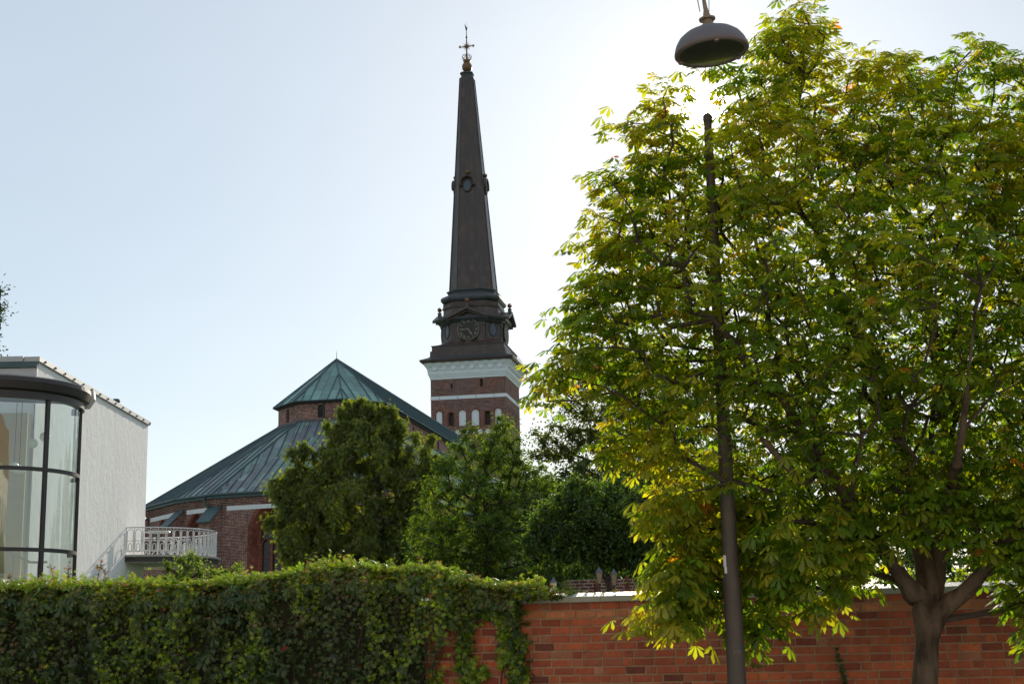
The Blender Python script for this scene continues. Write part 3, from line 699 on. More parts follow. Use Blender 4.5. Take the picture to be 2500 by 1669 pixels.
# inside the bay: landings, stair, rails, globe lamps
m = MB()
for z in (3.0,): m.loft([[bp(a, .1, z), bp(a, BR-.35, z), bp(a, BR-.35, z+.18), bp(a, .1, z+.18)] for a in range(-170, -20, 10)])
m.loft([[bp(a_, .8, z_), bp(a_, BR-.3, z_), bp(a_, BR-.3, z_+.14), bp(a_, .8, z_+.14)] for a_, z_ in zip(range(-110, -10, 8), [4.0]*13)])
for k in range(12):
    y_ = 36.4-k*.0; x_ = -13.9+k*.24; z_ = 3.9-k*.17; m.box((x_, 35.2, z_), (x_+.26, 36.5, z_+.17))
m.box((-14.9, 36.6, .1), (WX-.05, 36.9, 7.7))
m.build('stair', MAT['slab_light'], house, world=True)
m = MB(); m.tube([(-13.9, 35.1, 4.95), (-12.6, 35.1, 4.1), (-11.9, 35.1, 3.75), (-11.5, 35.15, 3.75)], .03, 6); m.tube([bp(a, BR-.35, 5.0) for a in range(-120, 10, 8)], .025, 6)
for x_, z_ in ((-13.4, 4.6), (-12.9, 4.28), (-12.3, 3.95), (-11.7, 3.75)): m.tube([(x_, 35.1, z_), (x_, 35.1, z_-.9)], .02, 5)
m.build('handrail', MAT['zinc'], house, world=True)
m = MB()
for j_, (a0, a1) in enumerate(((-60, -8), (10, 26))):
    n_ = (a1-a0)*2; rg_ = [[bp(a0+.5*i, BR-.28+.035*math.sin(i*1.3), z) for i in range(n_)] for z in (2.2, 5.7)]; m.loft(rg_, cap=False, closed=False)
m.build('curtain', simple('curtain', (.55, .42, .26), .9, var=.1), house, world=True)
for (x, y, z) in ((-12.15, 35.6, 6.75), (-12.45, 35.2, 6.1), (-11.95, 35.9, 6.95), (-12.25, 35.0, 6.0)):
    m = MB(); m.sphere((x, y, z), .13, 14); gl = m.build('globe_lamp', MAT['globe'], house, smooth=True, world=True)
    m = MB(); m.tube([(x, y, z), (x, y, 7.75)], .008, 4); q = m.build('lamp_cord', MAT['iron'], gl); q.location = (16, -42, 0)
# balcony
bal = MB(); BAC = (WX, 48.6); BRR = 2.42; AA = list(range(-90, 181, 6))
def bq(a, r, z): return Vector((BAC[0]+r*math.cos(R(a)), BAC[1]+r*math.sin(R(a)), z))
bal.loft([[bq(a, .02, 4.34), bq(a, BRR, 4.34), bq(a, BRR+.02, 4.5), bq(a, BRR+.1, 4.52), bq(a, BRR+.1, 4.58), bq(a, .02, 4.62)] for a in AA]); bs = bal.build('balcony', MAT['concrete'], house, world=True)
def sub(mb, name, mat): o = mb.build(name, mat, bs); o.location = (16, -42, 0); return o
m = MB(); m.loft([[bq(a, BRR-.1, 4.36), bq(a, BRR+.03, 4.36), bq(a, BRR+.03, 4.5), bq(a, BRR-.1, 4.5)] for a in AA]); sub(m, 'balcony_fascia', MAT['bronze'])
m = MB(); rr = BRR-.05
for z, r_ in ((5.46, .022), (5.03, .01), (4.70, .012)): m.tube([bq(a, rr, z) for a in AA], r_, 5)
step = 270/44
for k in range(45):
    a = -90+k*step; m.tube([bq(a, rr, 4.6), bq(a, rr, 5.46)], .013, 4)
    if k < 44:
        for (a0, a1, zb, zt) in ((.12, .88, 4.68, 5.40), (.30, .70, 4.68, 4.95)):
            hw = (a1-a0)/2*step; ac_ = a+(a0+a1)/2*step; rad = hw*PI/180*rr
            q = [bq(ac_-hw, rr, zb+rad)]+[bq(ac_-hw*math.cos(t), rr, zt-rad+rad*math.sin(t)) for t in np.linspace(0, PI, 7)]+[bq(ac_+hw, rr, zb+rad)]+[bq(ac_+hw*math.cos(t), rr, zb+rad-rad*math.sin(t)) for t in np.linspace(0, PI, 7)]
            m.tube(q, .014, 4)
sub(m, 'balcony_railing', MAT['white_metal'])
tb = thing('cafe_table', 'round folding table behind the balcony railing', 'table', (-11.75, 46.9, 4.62))
m = MB(); m.lathe([(.40, .70), (.42, .72), (.40, .74)], n=20); m.build('tabletop', MAT['white_metal'], tb)
for a in range(3):
    m = MB(); m.tube([(0, 0, .7), (.05*math.cos(a*2.1), .05*math.sin(a*2.1), .35), (.32*math.cos(a*2.1), .32*math.sin(a*2.1), 0)], .02, 5); m.build('leg', MAT['iron'], tb)
def chair(loc, rz, label):
    t = thing('cafe_chair', label, 'chair', loc, rz, 'metal chairs on the balcony')
    m = MB(); m.lathe([(.18, .43), (.19, .45), (.18, .46)], n=14); m.build('seat', MAT['iron'], t)
    for sx in (-1, 1):
        for sy in (-1, 1):
            m = MB(); m.tube([(sx*.14, sy*.14, .44), (sx*.18, sy*.18, 0)], .013, 5); m.build('leg', MAT['iron'], t)
    m = MB(); m.tube([(-.16, .16, .44), (-.17, .2, .75), (-.1, .22, .86), (.1, .22, .86), (.17, .2, .75), (.16, .16, .44)], .014, 5); m.tube([(0, .2, .44), (0, .22, .86)], .012, 5); m.build('backrest', MAT['iron'], t)
chair((-11.9, 46.75-.1+.9, 4.62), 2.4, 'dark metal chair beside the balcony table, nearest the white wall')
chair((-11.0, 47.6, 4.62), -1.2, 'dark metal chair by the curved right end of the balcony')

# ------------------------------------------------------------------ garden wall of red brick
WY = lambda x: 13.94-.211*x
ws0, ws1 = -9.0, 9.5
wt = Vector((1, -.211, 0)).normalized(); wnrm = Vector((-wt.y, wt.x, 0))*-1     # towards the camera
wallobj = thing('brick_garden_wall', 'long low red brick wall with a pale stone coping', 'wall', (0, 13.94, 0))
def wp(x, z, d=0): q = Vector((x, WY(x), z))+wnrm*d; return q
LW = math.sqrt(1+.211**2)
m = MB()
A = wp(ws0, 0); B = wp(ws1, 0)
q = [A-wnrm*.28, B-wnrm*.28, B-wnrm*.008, A-wnrm*.008]
m.loft([[p.copy() for p in q], [p+Vector((0, 0, 1.985)) for p in q]]); m.build('mortar_core', MAT['mortar'], wallobj, world=True)
br = MB(); CH_ = .0755; pal = [(.47, .120, .060), (.39, .095, .055), (.30, .072, .048), (.53, .140, .062), (.40, .12, .075), (.20, .06, .045), (.42, .17, .11)]
for r_ in range(26):
    z1 = 1.985-r_*CH_-.006; z0 = z1-.0625; x = -1.7-random.random()*.3+(.13 if r_ % 2 else 0); pos = random.randint(0, 2)
    while x < ws1:
        ln = (.087 if pos == 2 else .182)*random.uniform(.985, 1.015); pos = (pos+1) % 3
        c = random.choices(pal, (6, 6, 2.0, 1.2, 4, .7, .9))[0]
        if r_ == 1: c = (.58, .22, .11)
        k = random.uniform(.80, 1.14); c = tuple(v*k for v in c); d = random.uniform(-.003, .004); e = .006
        x0, x1 = x, x+ln/LW; jj = lambda: random.uniform(-.003, .003)
        o_ = [(x0+jj(), z0+jj()), (x1+jj(), z0+jj()), (x1+jj(), z1+jj()), (x0+jj(), z1+jj())]; i_ = [(x0+e, z0+e), (x1-e, z0+e), (x1-e, z1-e), (x0+e, z1-e)]
        br.loft([[wp(a, b, -.012) for a, b in o_], [wp(a, b, d-.003) for a, b in o_], [wp(a, b, d) for a, b in i_]], c=c)
        x += (ln+.013)/LW
br.build('brick_face', MAT['red_brick'], wallobj, world=True)
cp = MB(); x = -9.0
while x < ws1:
    x1 = x+.98
    prof = [(.045, 1.985), (.05, 2.03), (.042, 2.037), (-.09, 2.075), (-.19, 2.075), (-.33, 2.03), (-.33, 1.985)]
    cp.loft([[wp(x+.002, z, d) for d, z in prof], [wp(x1-.002, z, d) for d, z in prof]]); x = x1
cp.build('coping', MAT['coping'], wallobj, world=True)

# ------------------------------------------------------------------ foliage machinery
def leaf_template(kind):
    V = []; F = []
    def leaflet(origin, ang, L, W, droop, fold=.18, simple_=False, a0=0):
        c, s = math.cos(ang), math.sin(ang); b = len(V)
        def P(u, v, w): x, y = c*u-s*v, s*u+c*v; V.append((origin[0]+x, origin[1]+y, origin[2]+w))
        dz = lambda u: -droop*(u/L)**1.6*L+a0*u
        if simple_:
            P(0, 0, 0); P(L*.55, -W/2, dz(.55*L)-fold*W*.5); P(L*.55, W/2, dz(.55*L)-fold*W*.5); P(L, 0, dz(L)); F.append((b, b+1, b+3)); F.append((b, b+3, b+2)); return
        P(0, 0, 0); P(L*.55, 0, dz(.55*L)+.02*L); P(L, 0, dz(L))
        P(L*.34, -W*.24, dz(.34*L)-fold*W*.3); P(L*.72, -W*.5, dz(.72*L)-fold*W*.5)
        P(L*.34, W*.24, dz(.34*L)-fold*W*.3); P(L*.72, W*.5, dz(.72*L)-fold*W*.5)
        F.extend([(b, b+3, b+1), (b+1, b+3, b+4), (b+1, b+4, b+2), (b, b+1, b+5), (b+1, b+6, b+5), (b+1, b+2, b+6)])
    if kind == 'chestnut':
        b = len(V); V.extend([(-.85, .015, .12), (-.85, -.015, .12), (0, .015, 0), (0, -.015, 0)]); F.extend([(b, b+1, b+2), (b+1, b+3, b+2)])
        for a, L in ((0, 1.0), (40, .95), (-40, .95), (82, .75), (-82, .75), (130, .45), (-130, .45)): leaflet((0, 0, 0), R(a), L, L*.36, .45, .3)
    elif kind == 'chestnut5':
        b = len(V); V.extend([(-.85, .015, .12), (-.85, -.015, .12), (0, .015, 0), (0, -.015, 0)]); F.extend([(b, b+1, b+2), (b+1, b+3, b+2)])
        for a, L in ((5, 1.0), (50, .9), (-42, .97), (100, .6), (-95, .68)): leaflet((0, 0, 0), R(a), L, L*.40, .65, .25)
    elif kind == 'creeper':
        for a, L in ((0, 1.0), (48, .9), (-48, .9), (100, .6), (-100, .6)): leaflet((0, 0, 0), R(a), L, L*.42, .35, .25, simple_=True)
    elif kind == 'creeper_big':
        for a, L in ((0, 1.0), (55, .9), (-55, .9), (110, .55), (-110, .55)): leaflet((0, 0, 0), R(a), L, L*.5, .55, .25)
    elif kind == 'single': leaflet((0, 0, 0), 0, 1, .52, .25, .3, simple_=True)
    elif kind == 'narrow': leaflet((0, 0, 0), 0, 1, .30, .35, .3, simple_=True)
    elif kind == 'spray':
        for a, L in ((0, 1.0), (32, .75), (-30, .75)): leaflet((0, 0, 0), R(a), L, L*.22, .5, .2, simple_=True)
    return np.array(V), np.array(F)
TEMPL = {k: leaf_template(k) for k in ('chestnut', 'chestnut5', 'creeper', 'creeper_big', 'single', 'narrow', 'spray')}
def unit(a): return a/np.maximum(1e-9, np.linalg.norm(a, axis=-1, keepdims=True))
def place(kind, P, D, N, S, tint, tvar=.12):
    """P pos, D leaf axis, N normal hint, S size, tint per leaf -> arrays"""
    V, F = TEMPL[kind]; X = unit(D); Z = unit(N-X*np.sum(N*X, -1, keepdims=True)); Y = np.cross(Z, X)
    M_ = np.stack([X, Y, Z], -1)*S[:, None, None]
    VV = np.einsum('nij,kj->nki', M_, V)+P[:, None, :]
    n = len(P); FF = (F[None]+(np.arange(n)*len(V))[:, None, None]).reshape(-1, 3)
    T = np.repeat(tint, len(F), axis=0)*(1+rng.uniform(-tvar, tvar, (n*len(F), 1)))
    return VV.reshape(-1, 3), FF, T
def merge(parts):
    Vs, Fs, Ts, o = [], [], [], 0
    for V, F, T in parts: Vs.append(V); Fs.append(F+o); Ts.append(T); o += len(V)
    return np.vstack(Vs), np.vstack(Fs), np.vstack(Ts)
def palette(n, cols, wts):
    idx = rng.choice(len(cols), n, p=np.array(wts)/sum(wts)); return np.array(cols)[idx]*rng.uniform(.8, 1.2, (n, 1))

CAMM = cam.matrix_world.to_3x3()
def at(u, v, y):       # photo position (2500 px wide) at distance y -> world point (design aid for real world outlines)
    d = CAMM @ Vector(((u-1250)/3472.2, (834.5-v)/3472.2, -1)); t = y/d.y; return (d.x*t, EYE+d.z*t)
def inpoly(x, z, poly):
    r_ = np.zeros(len(x), bool); n = len(poly); j = n-1
    for i in range(n):
        xi, zi = poly[i]; xj, zj = poly[j]; c = ((zi > z) != (zj > z)) & (x < (xj-xi)*(z-zi)/(zj-zi+1e-12)+xi); r_ ^= c; j = i
    return r_
def edged(x, z, poly):
    dm = np.full(len(x), 1e9); n = len(poly)
    for i in range(n):
        a = np.array(poly[i]); b = np.array(poly[(i+1) % n]); ab = b-a; t = np.clip(((x-a[0])*ab[0]+(z-a[1])*ab[1])/(ab@ab+1e-12), 0, 1)
        dm = np.minimum(dm, np.hypot(x-a[0]-t*ab[0], z-a[1]-t*ab[1]))
    return dm
def crown_points(poly, n, y0, depth, rmin, kd=.9, shell=0.0):
    """poly = crown profile in the x-z plane; depth grows from the rim inwards. poisson-ish thinning"""
    xs = [p[0] for p in poly]; zs = [p[1] for p in poly]; out_ = []; tries = 0; grid = {}
    while len(out_) < n and tries < 60:
        tries += 1; x = rng.uniform(min(xs), max(xs), 600); z = rng.uniform(min(zs), max(zs), 600); k = inpoly(x, z, poly); x, z = x[k], z[k]
        if not len(x): continue
        e = edged(x, z, poly); dd = np.minimum(depth, kd*e+.12); u = rng.uniform(-1, 1, len(x)); u = np.sign(u)*np.abs(u)**(1-shell); y = y0+u*dd
        for p in zip(x.tolist(), y.tolist(), z.tolist()):
            c = tuple(int(math.floor(q/rmin)) for q in p); bad = False
            for a in (-1, 0, 1):
                for b in (-1, 0, 1):
                    for d in (-1, 0, 1):
                        for q in grid.get((c[0]+a, c[1]+b, c[2]+d), ()):
                            if (q[0]-p[0])**2+(q[1]-p[1])**2+(q[2]-p[2])**2 < rmin*rmin: bad = True
            if bad: continue
            out_.append(p); grid.setdefault(c, []).append(p)
            if len(out_) >= n: break
    return np.array(out_)
def grow(skeleton, tips, bf=.35, seg=.35, sag=.06):
    """skeleton: list of (point, parent index). returns nodes, parents, tip node ids"""
    nodes = [np.array(p, float) for p, _ in skeleton]; par = [q for _, q in skeleton]; path = [0]*len(nodes)
    for i in range(1, len(nodes)): path[i] = path[par[i]]+np.linalg.norm(nodes[i]-nodes[par[i]])
    root = nodes[len(skeleton)//2 if False else 0]; order = np.argsort(np.linalg.norm(tips-np.array(skeleton[min(3, len(skeleton)-1)][0]), axis=1)); tipid = []
    N = np.array(nodes); PL = np.array(path); ok = np.ones(len(N), bool); ok[0] = False
    for ti in order:
        t = tips[ti]; dist = np.linalg.norm(N-t, axis=1); cost = dist+bf*PL+np.where(N[:, 2] > t[2]+.1, dist*.6, 0)+np.where(ok, 0, 1e6); k = int(np.argmin(cost)); L = dist[k]
        ns = max(1, int(round(L/seg))); a = N[k].copy(); prev = k; newN = []; newP = []
        bend = rng.normal(0, .07*L, 3)
        for s_ in range(1, ns+1):
            f = s_/ns; q = a+(t-a)*f+bend*math.sin(PI*f)+np.array([0, 0, -sag*L*math.sin(PI*f)]); nodes.append(q); par.append(prev); newN.append(q); newP.append(PL[k]+L*f); prev = len(nodes)-1
        N = np.vstack([N, newN]); PL = np.concatenate([PL, newP]); ok = np.concatenate([ok, np.ones(len(newN), bool)]); tipid.append(prev)
    return nodes, par, tipid, order
def branch_mesh(nodes, par, nskel, skrad, r_tip, expo=.42, rmax=.09, sides=5, skip_skeleton=False):
    n = len(nodes); cnt = np.ones(n)
    for i in range(n-1, 0, -1): cnt[par[i]] += cnt[i]*1.0
    rad = np.minimum(rmax, r_tip*cnt**expo)
    for i, r_ in enumerate(skrad): rad[i] = max(r_, 0)
    mb = MB()
    for i in range(nskel if skip_skeleton else 1, n):
        a, b = Vector(nodes[par[i]]), Vector(nodes[i])
        if (b-a).length < 1e-4: continue
        ra = rad[par[i]] if not (par[i] < nskel <= i) else min(rad[par[i]], rad[i]*1.4); mb.tube([a, b+(b-a).normalized()*rad[i]*.25], [ra, rad[i]], 8 if i < nskel else sides)
    return mb

# ------------------------------------------------------------------ horse chestnut in front of the wall
CY = 11.5
sil = [(1870,35),(1930,25),(2021,55),(1995,110),(2030,138),(2042,186),(1998,232),(2028,200),(2067,165),(2075,140),(2117,130),(2145,143),(2186,150),(2224,143),(2245,165),(2289,145),(2327,115),(2360,76),(2398,108),(2376,190),(2373,235),(2400,262),(2427,225),(2392,168),(2427,140),(2477,135),(2492,190),(2440,250),(2500,220),(2620,235),(2780,330),(2950,420),(3080,620),(3150,900),(3120,1150),(2980,1350),(2760,1440),(2560,1500),(2470,1540),(2440,1440),(2400,1330),(2200,1320),(2130,1400),(2060,1480),(1969,1490),(1873,1540),(1841,1600),(1809,1540),(1745,1475),(1700,1500),(1640,1540),(1600,1562),(1570,1520),(1582,1480),(1570,1425),(1590,1370),(1622,1318),(1590,1290),(1533,1285),(1560,1230),(1600,1180),(1522,1171),(1460,1150),(1440,1070),(1475,1020),(1440,985),(1373,985),(1318,1008),(1296,960),(1320,880),(1350,855),(1332,808),(1366,740),(1368,692),(1420,650),(1378,617),(1420,570),(1415,521),(1450,500),(1426,458),(1510,400),(1530,350),(1455,335),(1500,300),(1560,270),(1575,229),(1596,200),(1640,188),(1700,176),(1757,176),(1788,165),(1834,134),(1815,82),(1868,78)]
poly = [at(u, v, CY) for u, v in sil]
tips = crown_points(poly, 4500, CY-.1, 1.7, .083, kd=.8); tips = tips[edged(tips[:, 0], tips[:, 2], poly) > .13]
layer_ = np.sin(tips[:, 2]*13+1.3*np.sin(tips[:, 0]*2.1)+1.1*np.sin(tips[:, 1]*2.7)); tips = tips[(rng.uniform(0, 1, len(tips)) < np.interp(tips[:, 2], [2.4, 3.2, 4.0], [.45, .62, .93]))]; layer_ = np.sin(tips[:, 2]*13+1.3*np.sin(tips[:, 0]*2.1)+1.1*np.sin(tips[:, 1]*2.7)); tips = tips[(layer_ > -.6) | (rng.uniform(0, 1, len(tips)) < .5)]
# keep the crown clear of the lamp post below the leaves, and of the lamp itself
spk = []      # shoots that stick out of the crown
for i_ in range(len(poly)):
    a_, b_, c_ = (np.array(poly[(i_+k_) % len(poly)]) for k_ in (-1, 0, 1))
    cr_ = (b_[0]-a_[0])*(c_[1]-b_[1])-(b_[1]-a_[1])*(c_[0]-b_[0]); inw = unit((a_+c_)/2-b_)
    inside_ = inpoly(np.array([b_[0]+inw[0]*.05]), np.array([b_[1]+inw[1]*.05]), poly)[0]
    if inside_:
        for k_ in range(4): spk.append((b_[0]+inw[0]*(.15+.085*k_)+rng.normal(0, .02), CY-.1+rng.normal(0, .05+.05*k_), b_[1]+inw[1]*(.15+.085*k_)+rng.normal(0, .02)))
tips = np.vstack([tips, spk])
lowsil = [at(u, v, CY) for u, v in [(1560,1200),(1700,1150),(1900,1150),(2120,1200),(2180,1300),(2130,1400),(2060,1480),(1969,1500),(1900,1535),(1873,1560),(1841,1610),(1815,1590),(1809,1540),(1745,1490),(1703,1515),(1650,1540),(1600,1565),(1572,1520),(1590,1480),(1575,1425),(1592,1370),(1622,1318)]]
tips = np.vstack([tips, crown_points(lowsil, 150, CY+.1, .45, .10, kd=.7)])
lowright = [at(u, v, CY) for u, v in [(2080,1180),(2300,1150),(2500,1150),(2700,1200),(2700,1480),(2500,1555),(2470,1540),(2440,1460),(2400,1400),(2330,1345),(2230,1335),(2150,1350),(2100,1300)]]
tips = np.vstack([tips, crown_points(lowright, 190, CY-.35, .5, .10, kd=.8)])
nr = (tips[:, 1] < 11.5) & (tips[:, 2] < 2.75) & (tips[:, 0] > 1.35) & (tips[:, 0] < 1.95); tips[nr, 1] = 11.5+rng.uniform(0, .35, nr.sum())
tips = tips[~((np.hypot(tips[:, 0]-1.5, tips[:, 1]-9.7) < .45) & (tips[:, 2] > 5.5))]
rel = tips-np.array([0, 0, EYE]); sd = np.array(sun_dir); dist_ = np.linalg.norm(rel-np.outer(rel@sd, sd), axis=1); tips = tips[dist_ > .21]    # gap cut through the crown along the sun line so the glow shows
ring_ = rng.normal(0, 1, (26, 3))*np.array([.16, .14, .09])+np.array([1.70, 11.05, 5.72]); tips = np.vstack([tips, ring_])
# leave the inside of the crown thinner around the limbs
keep = ~((np.hypot(tips[:, 0]-3.3, tips[:, 1]-11.5) < .40) & (tips[:, 2] < 2.45)); tips = tips[keep]
rel = tips-np.array([0, 0, EYE]); dist_ = np.linalg.norm(rel-np.outer(rel@sd, sd), axis=1); tips = tips[(dist_ > .25)]
thin_ = (np.abs(tips[:, 0]-.1487*tips[:, 1]) < .17) & (tips[:, 1] < 11.4) & (tips[:, 2] > 4.0) & (tips[:, 2] < 5.9) & (rng.uniform(0, 1, len(tips)) < .8); tips = tips[~thin_]    # foliage is sparse where the post pushes through
chest = thing('chestnut_tree', 'horse chestnut tree with yellow green leaves in front of the brick wall', 'tree', (3.15, CY, 0))
def tp(u, v, y=CY): x, z = at(u, v, y); return (x, y, z)
sk = [((3.13, CY, -.05), 0), ((3.16, CY, .6), 0), ((3.18, CY, 1.25), 1), ((3.26, CY, 1.72), 2),
      (tp(2215, 1430), 3), (tp(2140, 1320, 11.4), 4), (tp(2010, 1130, 11.3), 5), (tp(1900, 960, 11.2), 6),
      (tp(2262, 1390, 11.6), 3), (tp(2240, 1290, 11.8), 8), (tp(2190, 1050, 12.0), 9), (tp(2080, 800, 12.1), 10), (tp(1990, 560, 12.0), 11),
      (tp(2300, 1330, 11.7), 3), (tp(2310, 1150, 12.0), 13), (tp(2290, 900, 12.2), 14), (tp(2260, 640, 12.2), 15), (tp(2230, 420, 12.0), 16),
      (tp(2385, 1415, 11.3), 3), (tp(2480, 1290, 11.1), 18), (tp(2600, 1080, 10.9), 19), (tp(2700, 820, 10.8), 20),
      (tp(1960, 1180, 11.0), 6), (tp(1850, 1060, 10.6), 22), (tp(2350, 1050, 10.6), 13), (tp(2380, 760, 10.3), 24)]
skr = [.135, .115, .098, .112, .072, .062, .050, .035, .088, .075, .055, .038, .022, .075, .055, .042, .03, .018, .066, .052, .036, .024, .036, .022, .030, .018]
nodes, par, tipid, order = grow(sk, tips, bf=.3, seg=.3)
bm_ = branch_mesh(nodes, par, len(sk), skr, 0.0036, .42, .026, skip_skeleton=True)
bm_.build('branches', MAT['bark_dark'], chest, world=True)
sb = bmesh.new(); lay = sb.verts.layers.skin.verify(); vs_ = []
for i, (p, q) in enumerate(sk):
    v_ = sb.verts.new((p[0]-chest.location.x, p[1]-chest.location.y, p[2])); vs_.append(v_); rr_ = skr[i]*random.uniform(.94, 1.06); v_[lay].radius = (rr_, rr_*random.uniform(.92, 1.08))
sb.verts.ensure_lookup_table(); sb.verts[0][lay].use_root = True
for i, (p, q) in enumerate(sk):
    if i: sb.edges.new((vs_[q], vs_[i]))
sme = bpy.data.meshes.new('trunk'); sb.to_mesh(sme); sb.free()
so_ = bpy.data.objects.new('trunk_tmp', sme); col.objects.link(so_)
md = so_.modifiers.new('s', 'SKIN'); md.branch_smoothing = .6; md2 = so_.modifiers.new('u', 'SUBSURF'); md2.levels = 3; md2.render_levels = 3
dg = bpy.context.evaluated_depsgraph_get(); tme = bpy.data.meshes.new_from_object(so_.evaluated_get(dg)); bpy.data.objects.remove(so_); tme.name = 'trunk'
from mathutils import noise as mnoise
new_co = []
for v_ in tme.vertices:
    c_ = v_.co; k_ = mnoise.noise(Vector((c_.x*6, c_.y*6, c_.z*2.2)))*.018+mnoise.noise(Vector((c_.x*22, c_.y*22, c_.z*8)))*.005; new_co.extend(c_+v_.normal*k_)
tme.vertices.foreach_set('co', new_co); tme.update()
tme.polygons.foreach_set('use_smooth', [True]*len(tme.polygons)); link_mesh('trunk', tme, MAT['bark'], chest)
m = MB()
parts = []
tipn = np.array([nodes[i] for i in tipid]); tdir = np.array([unit(np.array(nodes[i])-np.array(nodes[par[i]])) for i in tipid])
cx_, cz_ = 3.2, 3.3
def chest_leaves(kind, mn):
    n = len(tipn)*mn; P0 = np.repeat(tipn, mn, 0); D0 = np.repeat(tdir, mn, 0)
    ang = rng.uniform(0, 2*PI, n); H_ = np.stack([np.cos(ang), np.sin(ang), rng.uniform(-.25, .25, n)], 1); D = unit(D0*rng.uniform(.2, .8, (n, 1))*np.array([1, 1, .6])+H_)
    S_ = rng.uniform(.056, .120, n)*np.where(P0[:, 2] < 2.7, 1.15, 1.0); P = P0+D*(.05+.8*S_[:, None])+rng.normal(0, .05, (n, 3))
    Nn = np.tile([0, 0, 1.], (n, 1))+rng.normal(0, .24, (n, 3))+np.stack([D[:, 0], D[:, 1], 0*ang], 1)*.35
    D = D.copy(); D[:, 2] -= rng.uniform(0, .5, n)*np.interp(P0[:, 2], [2.2, 4.5], [1.1, .35])
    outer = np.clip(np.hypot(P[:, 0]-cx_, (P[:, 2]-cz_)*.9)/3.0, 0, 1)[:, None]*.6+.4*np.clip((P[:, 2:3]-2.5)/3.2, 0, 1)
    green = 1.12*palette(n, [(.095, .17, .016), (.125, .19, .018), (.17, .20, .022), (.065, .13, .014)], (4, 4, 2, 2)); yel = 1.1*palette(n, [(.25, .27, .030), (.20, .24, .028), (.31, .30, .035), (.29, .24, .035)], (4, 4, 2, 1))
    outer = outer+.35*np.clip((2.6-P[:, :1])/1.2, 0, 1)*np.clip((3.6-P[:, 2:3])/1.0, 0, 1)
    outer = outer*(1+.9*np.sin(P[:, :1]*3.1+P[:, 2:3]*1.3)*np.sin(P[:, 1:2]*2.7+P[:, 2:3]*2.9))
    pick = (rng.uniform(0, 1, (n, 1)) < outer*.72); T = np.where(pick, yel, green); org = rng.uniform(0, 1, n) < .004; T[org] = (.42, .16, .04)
    return place(kind, P, D, Nn, S_, T)
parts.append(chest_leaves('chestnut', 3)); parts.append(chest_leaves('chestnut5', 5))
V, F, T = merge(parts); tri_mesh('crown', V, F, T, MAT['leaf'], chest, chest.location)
husk = simple('conker_husk', (.25, .26, .05), .6); m = MB(); m.sphere((0, 0, 0), .024, 8); ck0 = m.build('conker', husk, chest)
for k in range(30):
    p = nodes[tipid[random.randrange(len(tipid))]]; o_ = ck0 if k == 0 else ck0.copy()
    if k: col.objects.link(o_)
    o_.location = (p[0]-chest.location.x, p[1]-chest.location.y, p[2]-.08)

# ------------------------------------------------------------------ background trees
def bg_tree(name, label, y, sil, npuff, leaves, lsize, kind, cols, wts, trunk, depth=None, rmin=.4, puff=.55, sq=.7, droop=.3, group=None, hang=0.0, kd=.9, bark='bark_dark', mat='leaf_bg', crownname='crown', tr=.16):
    poly = [at(u, v, y) for u, v in sil]; xs = [p[0] for p in poly]; depth = depth or (max(xs)-min(xs))*.42
    tips = crown_points(poly, npuff, y, depth, rmin, kd); base = trunk[0]; bx = at(base[0], base[1], y)[0]
    t = thing(name, label, 'tree' if 'tree' in name else 'hedge' if 'hedge' in name else 'bush', (bx, y, 0), 0, group)
    sk = [((bx, y, -.1), 0)]; 
    for k, (u, v) in enumerate(trunk): x, z = at(u, v, y); sk.append(((x, y, max(.2, z)), k))
    nodes, par, tipid, order = grow(sk, tips, bf=.25, seg=.9)
    rr_ = [tr*(1-.6*k/len(sk)) for k in range(len(sk))]
    branch_mesh(nodes, par, len(sk), rr_, .013*max(1, y/50), .45, tr*.7, 4).build('trunk', MAT[bark], t, world=True)
    n = npuff*leaves; n = len(tips)*leaves; C = np.repeat(tips, leaves, 0); g_ = rng.normal(0, 1, (n, 3)); g_ = unit(g_)*np.abs(rng.normal(0, .58, (n, 1)))
    P = C+g_*np.array([puff, puff, puff*sq])*np.repeat(rng.uniform(.6, 1.5, (len(tips), 1)), leaves, 0); P[:, 2] -= droop*rng.uniform(0, 1, n)**2*puff
    D = unit(g_+rng.normal(0, .6, (n, 3))); D[:, 2] = D[:, 2]*(1-hang)-hang-.15; Nn = rng.normal(0, .7, (n, 3))+np.array([0, 0, 1.])
    Tt = palette(n, cols, wts)*1.8*np.repeat(rng.uniform(.6, 1.35, (len(tips), 1)), leaves, 0)
    V, F, T = place(kind, P, D, Nn, rng.uniform(.7, 1.3, n)*lsize, Tt); tri_mesh(crownname, V, F, T, MAT[mat], t, t.location)
    return t
bg_tree('larch_tree', 'feathery soft green tree directly before the curved church wall', 62,
    [(885,966),(850,975),(831,979),(822,1007),(796,1030),(803,1055),(780,1071),(745,1078),(715,1090),(712,1112),(735,1140),(690,1125),(659,1148),(665,1192),(681,1237),(650,1269),(678,1294),(688,1326),(697,1352),(690,1440),(1000,1440),(1030,1270),(1058,1173),(1080,1110),(1061,1087),(1051,1026),(1032,1017),(1010,1048),(978,1014),(968,983),(946,997),(911,983)],
    430, 250, .17, 'spray', [(.062, .082, .016), (.095, .102, .020), (.042, .066, .016)], (3, 3, 2), [(925, 1440), (930, 1300), (925, 1200), (900, 1080)], depth=2.6, rmin=.24, puff=.30, sq=.8, hang=.6, droop=1.5)
